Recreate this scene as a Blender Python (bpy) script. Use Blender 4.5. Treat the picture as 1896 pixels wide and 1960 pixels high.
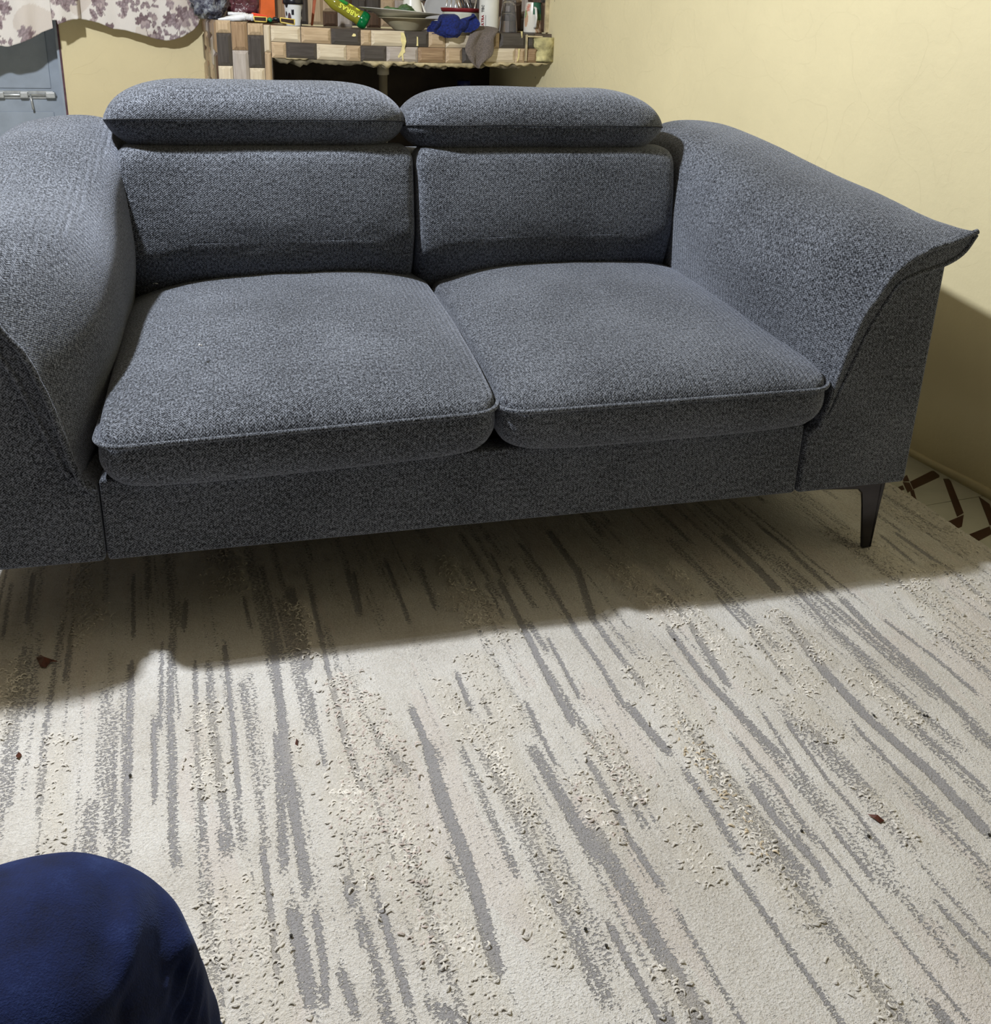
import bpy, bmesh, math, random
import numpy as np
from mathutils import Vector, Matrix, noise
PI=math.pi
D=bpy.data; SC=bpy.context.scene; COL=SC.collection
for o in list(D.objects): D.objects.remove(o)
random.seed(7); rng=np.random.default_rng(7)
# ---------------------------------------------------------------- camera (a phone held at about a metre, looking slightly down)
F,PX,PY=1850.,948.,700.
R=np.array([[0.9422145,-0.0843484,0.3242177],[-0.3335059,-0.3277723,0.8839339],[0.0317112,-0.9409839,-0.3369625]])
CAM=np.array([0,0,1.0])
cd=D.cameras.new('camera'); cam=D.objects.new('camera',cd); COL.objects.link(cam)
cd.sensor_fit='HORIZONTAL'; cd.sensor_width=36; cd.lens=F/1896*36; cd.shift_y=-280/1896; cd.clip_start=.02
cam.matrix_world=Matrix(((R[0,0],-R[0,1],-R[0,2],0),(R[1,0],-R[1,1],-R[1,2],0),(R[2,0],-R[2,1],-R[2,2],1.0),(0,0,0,1)))
SC.camera=cam
# ---------------------------------------------------------------- light
W=D.worlds.new('world'); SC.world=W; W.use_nodes=True
W.node_tree.nodes['Background'].inputs[0].default_value=(.8,.85,1,1); W.node_tree.nodes['Background'].inputs[1].default_value=.0
ld=D.lights.new('ceiling_bulb','POINT'); ld.energy=262; ld.shadow_soft_size=.05; ld.color=(.93,.97,1)
lo=D.objects.new('ceiling_bulb',ld); COL.objects.link(lo); lo.location=(-.50,1.835,2.15)
vs=SC.view_settings; SC.display_settings.display_device='sRGB'; vs.view_transform='Standard'; vs.look='None'; vs.gamma=1; vs.use_curve_mapping=False; vs.exposure=0.0
# ---------------------------------------------------------------- helpers
def ray(u,v): return R@np.array([(u-PX)/F,(v-PY)/F,1.])
def on(u,v,axis,val):
    r=ray(u,v); t=(val-CAM[axis])/r[axis]; return CAM+t*r
def at(u,v,y): return Vector(on(u,v,1,y))          # point of a plane parallel to the back wall
def lin(c):
    c=c/255; return c/12.92 if c<=.04045 else ((c+.055)/1.055)**2.4
def rgb(r,g,b): return (lin(r),lin(g),lin(b),1)
def tag(o,label=None,cat=None,group=None,kind=None):
    if label: o['label']=label
    if cat: o['category']=cat
    if group: o['group']=group
    if kind: o['kind']=kind
    return o
def thing(name,label,cat,loc=(0,0,0),rz=0,group=None):
    o=D.objects.new(name,None); COL.objects.link(o); o.location=loc; o.rotation_euler=(0,0,rz); o.empty_display_size=.05
    return tag(o,label,cat,group)
def mesh(name,v,f,mat,parent=None,smooth=False,mats=None,fm=None):
    m=D.meshes.new(name); m.from_pydata([tuple(map(float,p)) for p in v],[],[tuple(q) for q in f]); m.update()
    bm=bmesh.new(); bm.from_mesh(m); bmesh.ops.recalc_face_normals(bm,faces=bm.faces); bm.to_mesh(m); bm.free()
    for mm in (mats or [mat]): m.materials.append(mm)
    if fm: m.polygons.foreach_set('material_index',fm)
    if smooth: m.polygons.foreach_set('use_smooth',[True]*len(m.polygons))
    o=D.objects.new(name,m); COL.objects.link(o)
    if parent: o.parent=parent
    return o
def mod(o,kind,**k):
    md=o.modifiers.new(kind.lower(),kind)
    for a,b in k.items(): setattr(md,a,b)
    return md
def box(name,a,b,mat,parent=None,bev=0,seg=2):
    x0,y0,z0=a; x1,y1,z1=b
    v=[(x0,y0,z0),(x1,y0,z0),(x1,y1,z0),(x0,y1,z0),(x0,y0,z1),(x1,y0,z1),(x1,y1,z1),(x0,y1,z1)]
    f=[(0,3,2,1),(4,5,6,7),(0,1,5,4),(1,2,6,5),(2,3,7,6),(3,0,4,7)]
    o=mesh(name,v,f,mat,parent)
    if bev: mod(o,'BEVEL',width=bev,segments=seg,limit_method='ANGLE',harden_normals=True); o.data.polygons.foreach_set('use_smooth',[True]*6); 
    return o
def rings(name,rs,mat,parent=None,cap=True,smooth=True,closed=True):
    n=len(rs[0]); v=[p for r in rs for p in r]; f=[]
    for i in range(len(rs)-1):
        for j in range(n if closed else n-1):
            k=(j+1)%n; f.append((i*n+j,i*n+k,(i+1)*n+k,(i+1)*n+j))
    if cap: f.append(tuple(range(n))); f.append(tuple((len(rs)-1)*n+j for j in range(n)))
    return mesh(name,v,f,mat,parent,smooth)
def lathe(name,prof,mat,parent=None,n=40,loc=(0,0,0),mx=None,smooth=True,sx=1,sy=1):
    rs=[[(r*sx*math.cos(2*PI*j/n),r*sy*math.sin(2*PI*j/n),z) for j in range(n)] for r,z in prof]
    o=rings(name,rs,mat,parent,True,smooth)
    if mx is not None:
        o.data.transform(mx)
    o.location=loc; return o
def tube(name,path,r,mat,parent=None,n=8,taper=None):
    P=[Vector(p) for p in path]; rs=[]; up=Vector((0,0,1))
    for i,p in enumerate(P):
        t=(P[min(i+1,len(P)-1)]-P[max(i-1,0)]).normalized()
        a=t.cross(up); a=a.normalized() if a.length>1e-3 else t.cross(Vector((1,0,0))).normalized()
        if i and a.dot(la)<0: a=-a
        la=a; b=t.cross(a); rr=r*(taper[i] if taper else 1)
        rs.append([p+a*rr*math.cos(2*PI*j/n)+b*rr*math.sin(2*PI*j/n) for j in range(n)])
    return rings(name,rs,mat,parent)
def crv(pts,n):
    """Catmull-Rom through points, resampled evenly"""
    P=np.array(pts,float); P2=np.vstack([2*P[0]-P[1],P,2*P[-1]-P[-2]]); out=[]
    for i in range(len(P)-1):
        p0,p1,p2,p3=P2[i:i+4]
        for t in np.linspace(0,1,13)[:-1]:
            out.append(.5*((2*p1)+(-p0+p2)*t+(2*p0-5*p1+4*p2-p3)*t*t+(-p0+3*p1-3*p2+p3)*t**3))
    out.append(P[-1]); out=np.array(out); L=np.r_[0,np.cumsum(np.linalg.norm(np.diff(out,axis=0),axis=1))]
    q=np.linspace(0,L[-1],n); return np.stack([np.interp(q,L,out[:,k]) for k in range(out.shape[1])],1)
def sm(x,a=0,b=1):
    t=min(1,max(0,(x-a)/(b-a))); return t*t*(3-2*t)
def nz(x,y,z,s=1.): return noise.noise(Vector((x*s,y*s,z*s)))
# ---- materials
def newmat(name,rough=.6,spec=.5):
    m=D.materials.new(name); m.use_nodes=True; n=m.node_tree.nodes; b=n['Principled BSDF']
    b.inputs['Roughness'].default_value=rough; b.inputs['Specular IOR Level'].default_value=spec
    return m,m.node_tree,b
def N(t,kind,**k):
    n=t.nodes.new(kind)
    for a,b in k.items():
        if a.startswith('i_'):
            key=a[2:]; n.inputs[int(key) if key.isdigit() else key.replace('_',' ')].default_value=b
        else: setattr(n,a,b)
    return n
def math_(t,op,a,b=None,c=None):
    n=t.nodes.new('ShaderNodeMath'); n.operation=op
    for i,q in enumerate((a,b,c)):
        if q is None: continue
        if hasattr(q,'links') or hasattr(q,'is_output'): t.links.new(q,n.inputs[i])
        else: n.inputs[i].default_value=q
    return n.outputs[0]
def ramp(t,fac,stops):
    n=t.nodes.new('ShaderNodeValToRGB'); e=n.color_ramp.elements
    while len(e)<len(stops): e.new(.5)
    for i,(p,c) in enumerate(stops): e[i].position=p; e[i].color=c
    t.links.new(fac,n.inputs[0]); return n.outputs[0]
def mapping(t,scale,coord='Object',rot=(0,0,0)):
    tc=t.nodes.new('ShaderNodeTexCoord'); mp=t.nodes.new('ShaderNodeMapping'); mp.inputs['Scale'].default_value=scale; mp.inputs['Rotation'].default_value=rot
    t.links.new(tc.outputs[coord],mp.inputs[0]); return mp.outputs[0]
def noi(t,vec,scale,detail=3,rough=.5):
    n=t.nodes.new('ShaderNodeTexNoise'); n.inputs['Scale'].default_value=scale; n.inputs['Detail'].default_value=detail; n.inputs['Roughness'].default_value=rough
    t.links.new(vec,n.inputs['Vector']); return n.outputs[0]
def bump(t,b,h,dist,strength=1):
    n=t.nodes.new('ShaderNodeBump'); n.inputs['Distance'].default_value=dist; n.inputs['Strength'].default_value=strength
    t.links.new(h,n.inputs['Height']); t.links.new(n.outputs[0],b.inputs['Normal'])
def mixc(t,f,a,b):
    n=t.nodes.new('ShaderNodeMix'); n.data_type='RGBA'
    for s,q in ((0,f),(6,a),(7,b)):
        if hasattr(q,'is_output'): t.links.new(q,n.inputs[s])
        else: n.inputs[s].default_value=q
    return n.outputs[2]
def simple(name,c,rough=.5,var=.12,scale=30,bmp=0,metal=0,spec=.5,stretch=(1,1,1),coord='Object'):
    m,t,b=newmat(name,rough,spec); b.inputs['Metallic'].default_value=metal
    f=noi(t,mapping(t,stretch,coord),scale,4)
    lo=tuple(x*(1-var*1.6) for x in c[:3])+(1,); hi=tuple(min(1,x*(1+var*1.6)) for x in c[:3])+(1,)
    t.links.new(ramp(t,f,[(.3,lo),(.7,hi)]),b.inputs['Base Color'])
    if bmp: bump(t,b,f,bmp)
    return m
def painted(name,rough=.6,bmp=0,scale=300,spec=.4):
    m,t,b=newmat(name,rough,spec); a=N(t,'ShaderNodeAttribute',attribute_name='paint')
    f=noi(t,mapping(t,(1,1,1)),scale,3)
    t.links.new(mixc(t,math_(t,'MULTIPLY',f,.18),a.outputs['Color'],(.25,.24,.23,1)),b.inputs['Base Color'])
    if bmp: bump(t,b,f,bmp)
    return m
def paint(o,cols):
    a=o.data.color_attributes.new('paint','FLOAT_COLOR','POINT'); c=np.ones((len(o.data.vertices),4)); c[:,:3]=cols; a.data.foreach_set('color',c.ravel())
def fabric(name,dark,light,sheen=.5,spec=.15,lo=.40,hi=.62):
    """melange herringbone upholstery; the weave follows the face the surface looks to"""
    m,t,b=newmat(name,.85,spec)
    tc=t.nodes.new('ShaderNodeTexCoord'); sx=t.nodes.new('ShaderNodeSeparateXYZ'); t.links.new(tc.outputs['Object'],sx.inputs[0])
    sn=t.nodes.new('ShaderNodeSeparateXYZ'); t.links.new(tc.outputs['Normal'],sn.inputs[0])
    ax,ay,az=[math_(t,'ABSOLUTE',sn.outputs[k]) for k in range(3)]
    selx=math_(t,'GREATER_THAN',ax,math_(t,'MAXIMUM',ay,az)); selz=math_(t,'GREATER_THAN',az,math_(t,'MAXIMUM',ax,ay))
    def pick(s,a,c): return math_(t,'ADD',math_(t,'MULTIPLY',a,math_(t,'SUBTRACT',1.0,s)),math_(t,'MULTIPLY',c,s))
    u=pick(selx,sx.outputs[0],sx.outputs[1]); v=pick(selz,sx.outputs[2],sx.outputs[1])
    zig=math_(t,'PINGPONG',u,.0055)
    ph=math_(t,'MULTIPLY',math_(t,'ADD',v,zig),2*PI/.0044)
    her=math_(t,'MULTIPLY_ADD',math_(t,'SINE',ph),.5,.5)
    cb=t.nodes.new('ShaderNodeCombineXYZ'); t.links.new(u,cb.inputs[0]); t.links.new(math_(t,'MULTIPLY',v,.55),cb.inputs[1])
    sp=noi(t,cb.outputs[0],300,2,.6); sp2=noi(t,cb.outputs[0],620,2,.6); slub=noi(t,cb.outputs[0],90,3,.6)
    big=noi(t,tc.outputs['Object'],4.5,4,.6)
    f=math_(t,'ADD',math_(t,'MULTIPLY',sp,.50),math_(t,'MULTIPLY',sp2,.40))
    f=math_(t,'ADD',f,math_(t,'MULTIPLY',math_(t,'SUBTRACT',her,.5),.10))
    f=math_(t,'ADD',f,math_(t,'MULTIPLY',slub,.10))
    f=math_(t,'ADD',f,math_(t,'MULTIPLY',math_(t,'SUBTRACT',big,.5),.14))
    mid=tuple((a*.66+b_*.34) for a,b_ in zip(dark,light))
    t.links.new(ramp(t,f,[(lo,dark),(.50,mid),(hi,light)]),b.inputs['Base Color'])
    b.inputs['Sheen Weight'].default_value=sheen; b.inputs['Sheen Roughness'].default_value=.4; b.inputs['Sheen Tint'].default_value=(.76,.82,1,1)
    bump(t,b,math_(t,'ADD',math_(t,'MULTIPLY',her,.4),math_(t,'ADD',sp,sp2)),.0012)
    return m
# ================================================================ THE SETTING
def xw(y): return 1.761-.035*(y-1.6)
XW=1.764; YB=4.75; XL=-4.6; YF=-5.0; ZC=2.62
def wallmat(name,c,coordscale=1):
    m,t,b=newmat(name,.62,.35)
    v=mapping(t,(1,1,1)); big=noi(t,v,1.6,5,.6); fine=noi(t,v,60,4,.6)
    pit=t.nodes.new('ShaderNodeTexVoronoi'); pit.inputs['Scale'].default_value=5.; t.links.new(v,pit.inputs['Vector'])
    dot=math_(t,'LESS_THAN',pit.outputs['Distance'],.022)
    a=tuple(x*.93 for x in c[:3])+(1,); h=tuple(min(1,x*1.05) for x in c[:3])+(1,)
    col=ramp(t,big,[(.3,a),(.7,h)]); col=mixc(t,math_(t,'MULTIPLY',dot,.6),col,(.12,.09,.04,1))
    t.links.new(col,b.inputs['Base Color'])
    w=t.nodes.new('ShaderNodeTexVoronoi'); w.feature='DISTANCE_TO_EDGE'; w.inputs['Scale'].default_value=2.3
    vv=t.nodes.new('ShaderNodeVectorMath'); vv.operation='ADD'; wn=t.nodes.new('ShaderNodeTexNoise'); wn.inputs['Scale'].default_value=3; t.links.new(v,wn.inputs['Vector'])
    t.links.new(v,vv.inputs[0]); t.links.new(wn.outputs['Color'],vv.inputs[1]); t.links.new(vv.outputs[0],w.inputs['Vector'])
    crack=math_(t,'MULTIPLY',math_(t,'LESS_THAN',w.outputs['Distance'],.006),noi(t,v,2.5,2))
    h=math_(t,'ADD',math_(t,'ADD',math_(t,'MULTIPLY',fine,.5),math_(t,'MULTIPLY',big,2.5)),math_(t,'MULTIPLY',crack,-.25))
    bump(t,b,h,.0025)
    return m
M_wall=wallmat('yellow_paint',(.76,.675,.435,1))
M_wallb=wallmat('yellow_paint_back',(.79,.68,.42,1))
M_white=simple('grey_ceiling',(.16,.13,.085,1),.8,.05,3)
M_shade=simple('undercounter_shade',(.030,.021,.015,1),.9,.3,12,.004)  # near-black because the shade under the counter is put into the colour
M_grout=simple('grey_grout',(.16,.13,.10,1),.9,.2,60)
M_tile=simple('glazed_marble_tile',(.50,.50,.44,1),.25,.10,6,spec=.5)
M_band=simple('brown_tile_band',(.045,.012,.006,1),.28,.15,20)
def plane4(name,p,mat,kind='structure',parent=None):
    return tag(mesh(name,p,[(0,1,2,3)],mat,parent),kind=kind)
def slab(name,a,b,mat): return tag(box(name,a,b,mat),kind='structure')
floor=slab('floor',(XL,YF,-.06),(XW,5.2,-.004),M_grout)
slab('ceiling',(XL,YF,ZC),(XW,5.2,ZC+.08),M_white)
_v=[(xw(YF),YF,-.06),(xw(5.2),5.2,-.06),(XW+.3,5.2,-.06),(XW+.3,YF,-.06)]
tag(mesh('wall_right',_v+[(a,b,ZC+.08) for a,b,c in _v],[(0,1,2,3),(4,5,6,7),(0,1,5,4),(1,2,6,5),(2,3,7,6),(3,0,4,7)],M_wall),kind='structure')
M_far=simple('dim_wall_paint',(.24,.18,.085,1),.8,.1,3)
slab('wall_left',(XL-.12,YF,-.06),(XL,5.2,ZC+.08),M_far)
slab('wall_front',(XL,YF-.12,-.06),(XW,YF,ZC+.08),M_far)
XD=float(at(119,130,YB)[0])             # right jamb of the door
wb=slab('wall_back',(XD,YB,-.06),(XW,YB+.14,ZC),M_wallb)
lint=box('lintel',(-1.45,YB,2.05),(XD,YB+.14,ZC),M_wallb,wb); box('wall_left_of_door',(XL,YB,-.06),(-1.45,YB+.14,ZC),M_wallb,wb)
# floor tiles: the strip seen between rug and wall is laid tile by tile, joints recessed
TS=.333
def tile(x0,y0,x1,y1):
    return box('floor_tile',(x0+.0008,y0+.0008,-.004),(x1-.0008,y1-.0008,0),M_tile,floor,.0006,1)
ty=1.50
for i in range(2):
    for j in range(-4,5):
        x1=XW-.001-i*TS; x0=max(x1-TS,.9); y0=ty+j*TS; tile(x0,y0,x1,y0+TS)
box('floor_tile',(XL,YF,-.004),(XW-.668,5.1,-.0005),M_tile,floor); box('floor_tile',(XW-.667,3.18,-.004),(XW,4.7,-.0005),M_tile,floor); box('floor_tile',(XW-.667,YF,-.004),(XW,.165,-.0005),M_tile,floor)
def inlay(px):
    q=[on(u,v,2,0) for u,v in px]; n=len(q)
    v=[(p[0],p[1],-.0005) for p in q]+[(p[0],p[1],.0006) for p in q]
    mesh('tile_band',v,[tuple(range(n,2*n))]+[(i,(i+1)%n,n+(i+1)%n,n+i) for i in range(n)],M_band,floor)
for px in ([(1740.8,922.4),(1782.3,901.6),(1787,901.8),(1797.2,910),(1797,913.5),(1747.3,936.6)],[(1804.3,916.5),(1815,917),(1819,921),(1843.6,982),(1831,989.5)],
 [(1831.4,991),(1844,985.5),(1840.4,1008),(1829,1013),(1810.8,999.5)],[(1741,940),(1748,937.5),(1754,958),(1745,953)],[(1727,923),(1739.8,924),(1746,937),(1736.5,943.5)],[(1716,933.5),(1727,929),(1730.5,937),(1722,940)],
 [(1872,950),(1893,965),(1905,1000),(1893.5,1006)],[(1848,1025.5),(1893.5,1007.5),(1898,1022),(1870,1037)],[(1728,915),(1735,909),(1740,921),(1728,922)]): inlay(px)
# skirting of rough plaster at the foot of the right wall
P=[];
for i,y in enumerate(np.linspace(YF+.05,4.7,180)):
    w=.006+.004*nz(y*6,0,1); h=.022+.012*nz(y*5,2,0); P.append([(xw(y)+.001,y,0),(xw(y)-w,y,0),(xw(y)-w*.8,y,h*.7),(xw(y)+.001,y,h)])
tag(rings('baseboard_right',P,M_wall,None),kind='structure')
# ---------------- door and bolt
M_door=simple('grey_blue_door_paint',(.32,.37,.45,1),.45,.05,20,.0006)
M_door2=simple('grey_blue_edge',(.30,.35,.43,1),.45,.05,20)
M_purple=simple('purple_primer',(.10,.045,.06,1),.7,.3,40)
M_steel=simple('zinc_steel',(.55,.57,.58,1),.35,.1,60,metal=.6)
YD=YB+.07
door=slab('door_1',(-1.42,YD,0),(XD-.016,YD+.04,2.03),M_door)
box('door_frame',(XD-.0135,YB-.003,0),(XD-.004,YD+.05,2.05),M_door2,door); box('frame_edge',(XD-.004,YB-.0045,0),(XD+.004,YB+.02,2.05),M_purple,door)
pz=float(at(60,169,YD)[2])
def panel(x0,x1,z0,z1):
    box('door_panel',(x0,YD-.006,z0),(x1,YD+.001,z1),M_door,door,.003)
xr=float(at(96,150,YD)[0])
panel(-1.3,xr,pz,1.15); panel(-1.3,xr,.12,pz-.10); panel(-1.3,xr,1.25,1.95)
bolt=thing('door_bolt','steel sliding bolt on the grey-blue door','bolt',(0,0,0))
bz=lambda u:at(u,181,YD-.02)
def xz(u,v,y): p=at(u,v,y); return float(p[0]),float(p[2])
bx0,bzz=xz(-60,181,YD-.02); bx1,_=xz(106,181,YD-.02)
box('bolt_plate',(bx0,YD-.009,bzz-.016),(bx1-.01,YD-.006,bzz+.016),M_steel,bolt)
tube('bolt_rod',[(bx0,YD-.018,bzz),(bx1+.004,YD-.018,bzz)],.0055,M_steel,bolt,10)
for u0,u1 in ((87,106),(38,54),(-20,8)):
    a,_=xz(u0,181,YD-.02); b,_=xz(u1,181,YD-.02)
    box('bolt_bracket',(a,YD-.03,bzz-.013),(b,YD-.005,bzz+.013),M_steel,bolt,.004)
hx,_=xz(58,181,YD-.02)
tube('bolt_handle',[(hx,YD-.02,bzz),(hx+.002,YD-.035,bzz-.01),(hx+.006,YD-.038,bzz-.06)],.0042,M_steel,bolt,8)
# ---------------- curtains, printed with flowers and leaves
M_curt=painted('printed_cotton',.8,.0006,500)
def motifs(n,x0,x1,z0,z1,seed):
    r=np.random.default_rng(seed); L=[]
    dk=np.array([lin(118),lin(98),lin(104)]); md=np.array([lin(150),lin(134),lin(140)]); lt=np.array([lin(176),lin(160),lin(162)])
    def leaf(x,z,a,l,w,c): L.append(('leaf',x,z,a,l,w,c))
    for _ in range(n):
        x=r.uniform(x0,x1); z=r.uniform(z0,z1); k=r.integers(0,4)
        if k==0:
            for a in np.arange(0,2*PI,2*PI/7): leaf(x,z,a+r.uniform(-.2,.2),.034,.009,[dk,md][r.integers(0,2)])
        elif k==1:
            a0=r.uniform(0,2*PI)
            for q in range(3): leaf(x+.02*math.cos(a0)*q,z+.02*math.sin(a0)*q,a0+1.0*(-1)**q,.03,.008,md)
            leaf(x-.02*math.cos(a0),z-.02*math.sin(a0),a0,.09,.0014,dk)
        elif k==2:
            for q in range(4): L.append(('disc',x+r.uniform(-.012,.012),z+r.uniform(-.012,.012),0,.011,.011,[md,lt][q%2]))
            leaf(x,z-.012,-PI/2+r.uniform(-.5,.5),.04,.0016,dk)
        else:
            a=r.uniform(0,2*PI); leaf(x,z,a,.05,.012,md); leaf(x,z,a+.1,.045,.003,dk); leaf(x,z,a+1.2,.03,.008,lt)
    return L
def curtain(bottom,ytop,ycurve,ztop,label,seed,n=30,nu=170,nv=110,fold=.012,step=None):
    """bottom: px polyline of the hem"""
    B=[at(u,v,ycurve) for u,v in bottom]; bx=[p[0] for p in B]; bzs=[p[2] for p in B]
    x0,x1=bx[0],bx[-1]; V=[];UV=[]
    for j in range(nv):
        for i in range(nu):
            x=x0+(x1-x0)*i/(nu-1); zb=np.interp(x,bx,bzs)+.0015*nz(x*90,1,seed); t=j/(nv-1); z=zb+(ztop-zb)*t
            y=ycurve+fold*math.sin(x*38+seed+1.2*math.sin(z*5))*(.5+.5*(1-t))+fold*.7*nz(x*9,z*4,seed)+.010*sm(1-t,.7,1)*nz(x*20,0,seed+2)
            if step: y-=step[1]*(1-sm(x,step[0]-.004,step[0]+.004))
            V.append((x,y,z)); UV.append((x,z))
    f=[(j*nu+i,j*nu+i+1,(j+1)*nu+i+1,(j+1)*nu+i) for j in range(nv-1) for i in range(nu-1)]
    o=mesh('curtain',V,f,M_curt,None,True)
    UV=np.array(UV); c=np.tile(np.array([lin(232),lin(226),lin(222)]),(len(V),1))
    tp=np.array([nz(x*7,z*7,seed+9) for x,z in UV]); c[tp>.2]=[lin(218),lin(208),lin(201)]
    for k,x,z,a,l,w,cc in motifs(n,x0,x1,min(bzs)-.01,min(ztop,1.25),seed):
        dx=UV[:,0]-x; dz=UV[:,1]-z; p=dx*math.cos(a)+dz*math.sin(a); q=-dx*math.sin(a)+dz*math.cos(a)
        m=(((p-l*.5)/(l*.5))**2+(q/w)**2<1) if k=='leaf' else (p*p+q*q<l*l)
        c[m]=cc*(1+.25*np.sin(p[m]*500))[:,None] if k=='leaf' else cc
    paint(o,c); mod(o,'SOLIDIFY',thickness=.0012)
    return tag(o,label,'curtain',)
curtain([(-260,60),(-150,92),(-60,92),(0,88),(15,90),(40,82),(60,74),(80,62),(101,54)],YB,YB-.20,1.5,'floral curtain hanging in front of the grey-blue door',3,34)
curtain([(103,38),(112,38),(114,46),(128,41),(140,37),(152,36),(170,39),(190,44),(215,55),(240,58),(270,66),(300,75),(318,78),(333,76),(350,70),(370,58),(379,48),(383,34)],YB,YB-.085,1.5,'floral curtain hanging over the yellow wall beside the counter',11,70,230,110,.008,(float(at(153,38,YB-.085)[0]),.10))
# ================================================================ THE SOFA (its own frame: x along the seat, y to the back, z up)
FD=(.008,.009,.012,1); FL=(.225,.245,.295,1)
F_xy=F_xz=F_yz=fabric('melange_weave',FD,FL,.42)
M_seam=simple('dark_seam',(.010,.011,.014,1),.9,.1,200)
M_gun=simple('gunmetal',(.045,.042,.045,1),.22,.1,30,metal=.85)
M_under=simple('black_lining',(.012,.012,.013,1),.95,.1,200)
SO=(-.112,1.477,.012); 
sofa=thing('sofa','two-seat charcoal blue sofa with flared armrests and adjustable headrests on black metal legs','sofa',(-.112,1.477,0),math.radians(-5))
WS=1.244; YBK=.86
def smooth(o,lv=1): mod(o,'SUBSURF',levels=lv,render_levels=lv); return o
# --- armrests
SEAM=[(0.020,0.30),(0.035,0.366),(0.040,0.393),(0.050,0.435),(0.063,0.482),(0.079,0.525),(0.100,0.557),(0.117,0.585),(0.142,0.610),(0.188,0.636),(0.240,0.650),(0.283,0.667)]
LOW=[(0.004,0.285),(0.040,0.325),(0.056,0.372),(0.073,0.422),(0.094,0.485),(0.122,0.540),(0.143,0.573),(0.178,0.590),(0.235,0.608),(0.267,0.628),(0.287,0.660)]
MID=[(.004,.30),(-.012,.40),(-.024,.47),(-.022,.54),(.000,.60),(.040,.648),(.090,.680),(.145,.700),(.200,.706),(.238,.700),(.262,.670)]
REAR=[(.004,.30),(-.010,.40),(-.024,.48),(-.032,.56),(-.034,.65),(-.026,.725),(.000,.764),(.045,.782),(.100,.784),(.155,.777),(.205,.762),(.248,.710)]
NP=26
CS,CM,CR=crv(SEAM,NP),crv(MID,NP),crv(REAR,NP)
def armsec(d):
    w1=sm(d,-.02,.27)**.8; w2=sm(d,.22,.76)
    c=CS*(1-w1)+CM*w1; c=c*(1-w2)+CR*w2
    return c
def make_arm(side):
    X=(lambda a:WS+a) if side>0 else (lambda a:-a)
    body=[(0,.16),(.241,.162),(.2405,.612),(.200,.600),(.140,.582),(.116,.545),(.088,.487),(.067,.422),(.049,.372),(.032,.325),(.001,.290)]
    rs=[[(X(a),y,z) for a,z in body] for y in (0.0,.02,.4,YBK)]
    o=rings('armrest',rs,F_xz,sofa,True,False); mod(o,'BEVEL',width=.009,segments=3,limit_method='ANGLE',angle_limit=.6,harden_normals=True)
    o.data.polygons.foreach_set('use_smooth',[True]*len(o.data.polygons))
    low=crv(LOW,NP); R_=[]
    for d in (-.006,0.0,.012,.03,.06,.1,.15,.2,.26,.32,.4,.48,.56,.64,.72,.78,.82,.85,.868):
        c=armsec(max(d,0)).copy()
        if side>0: c[:,0]-=.023*sm(d,.1,.4)*np.linspace(1,0,NP)
        nrm=np.gradient(c,axis=0); nrm=np.stack([-nrm[:,1],nrm[:,0]],1); nrm/=np.linalg.norm(nrm,axis=1)[:,None]   # towards outside (inner-up side)
        puff=.010*sm(d,-.006,.05)*(1-sm(d,.05,.25))
        t=np.linspace(0,1,NP); c=c+nrm*(puff*np.sin(PI*t)**.5)[:,None]
        for i in range(NP): c[i]+=nrm[i]*.005*nz(d*5,c[i][0]*7+side*3,c[i][1]*7,1.3)
        # falls inwards just after the crest's front tip, and closes at the back end
        back=sm(d,.78,.87)
        th=.018+.024*sm(d,.06,.22)
        inn=(low if d<.004 else c-nrm*th)[::-1]
        ring=[(a,z) for a,z in c]+[(a,z) for a,z in inn]
        if back>0:
            cx=np.mean([p[0] for p in ring]); cz=.60
            ring=[(a+(cx-a)*.06*back,z-(z-.30)*.05*back**2) for a,z in ring]
        R_.append([(X(a),d,z) for a,z in ring])
    n2=2*NP; vv=[p for r_ in R_ for p in r_]; ff=[(i*n2+j,i*n2+(j+1)%n2,(i+1)*n2+(j+1)%n2,(i+1)*n2+j) for i in range(len(R_)-1) for j in range(n2)]
    for e in (0,(len(R_)-1)*n2): ff+=[(e+j,e+j+1,e+n2-2-j,e+n2-1-j) for j in range(NP-1)]
    pad=mesh('arm_pad',vv,ff,F_yz,o,True); mod(pad,'SUBSURF',levels=1,render_levels=1)
    # the front edge: rolled welt in the same cloth
    tube('welt',[(X(a)+.0015*nz(a*60,z*60,side),-.010,z+.002*nz(a*45,z*45,3)) for a,z in crv(SEAM,60)],.0052,F_xz,o,10)
    tube('welt',[(X(a),-.004,z) for a,z in crv(LOW,60)],.0045,F_xz,o,10)
    return o
arms=[make_arm(1),make_arm(-1)]
# --- base
o=box('seat_base',(.002,.003,.16),(WS-.002,.05,.305),F_xz,sofa,.007,3)
box('seat_base',(.002,.05,.165),(WS-.002,YBK-.02,.30),M_under,sofa)
box('back_panel',(-.235,.80,.16),(WS+.235,YBK+.005,.60),F_xz,sofa,.02,3)
o=box('back_frame',(-.02,.68,.28),(WS+.02,.84,.715),F_xz,sofa,.03,4)
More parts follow.
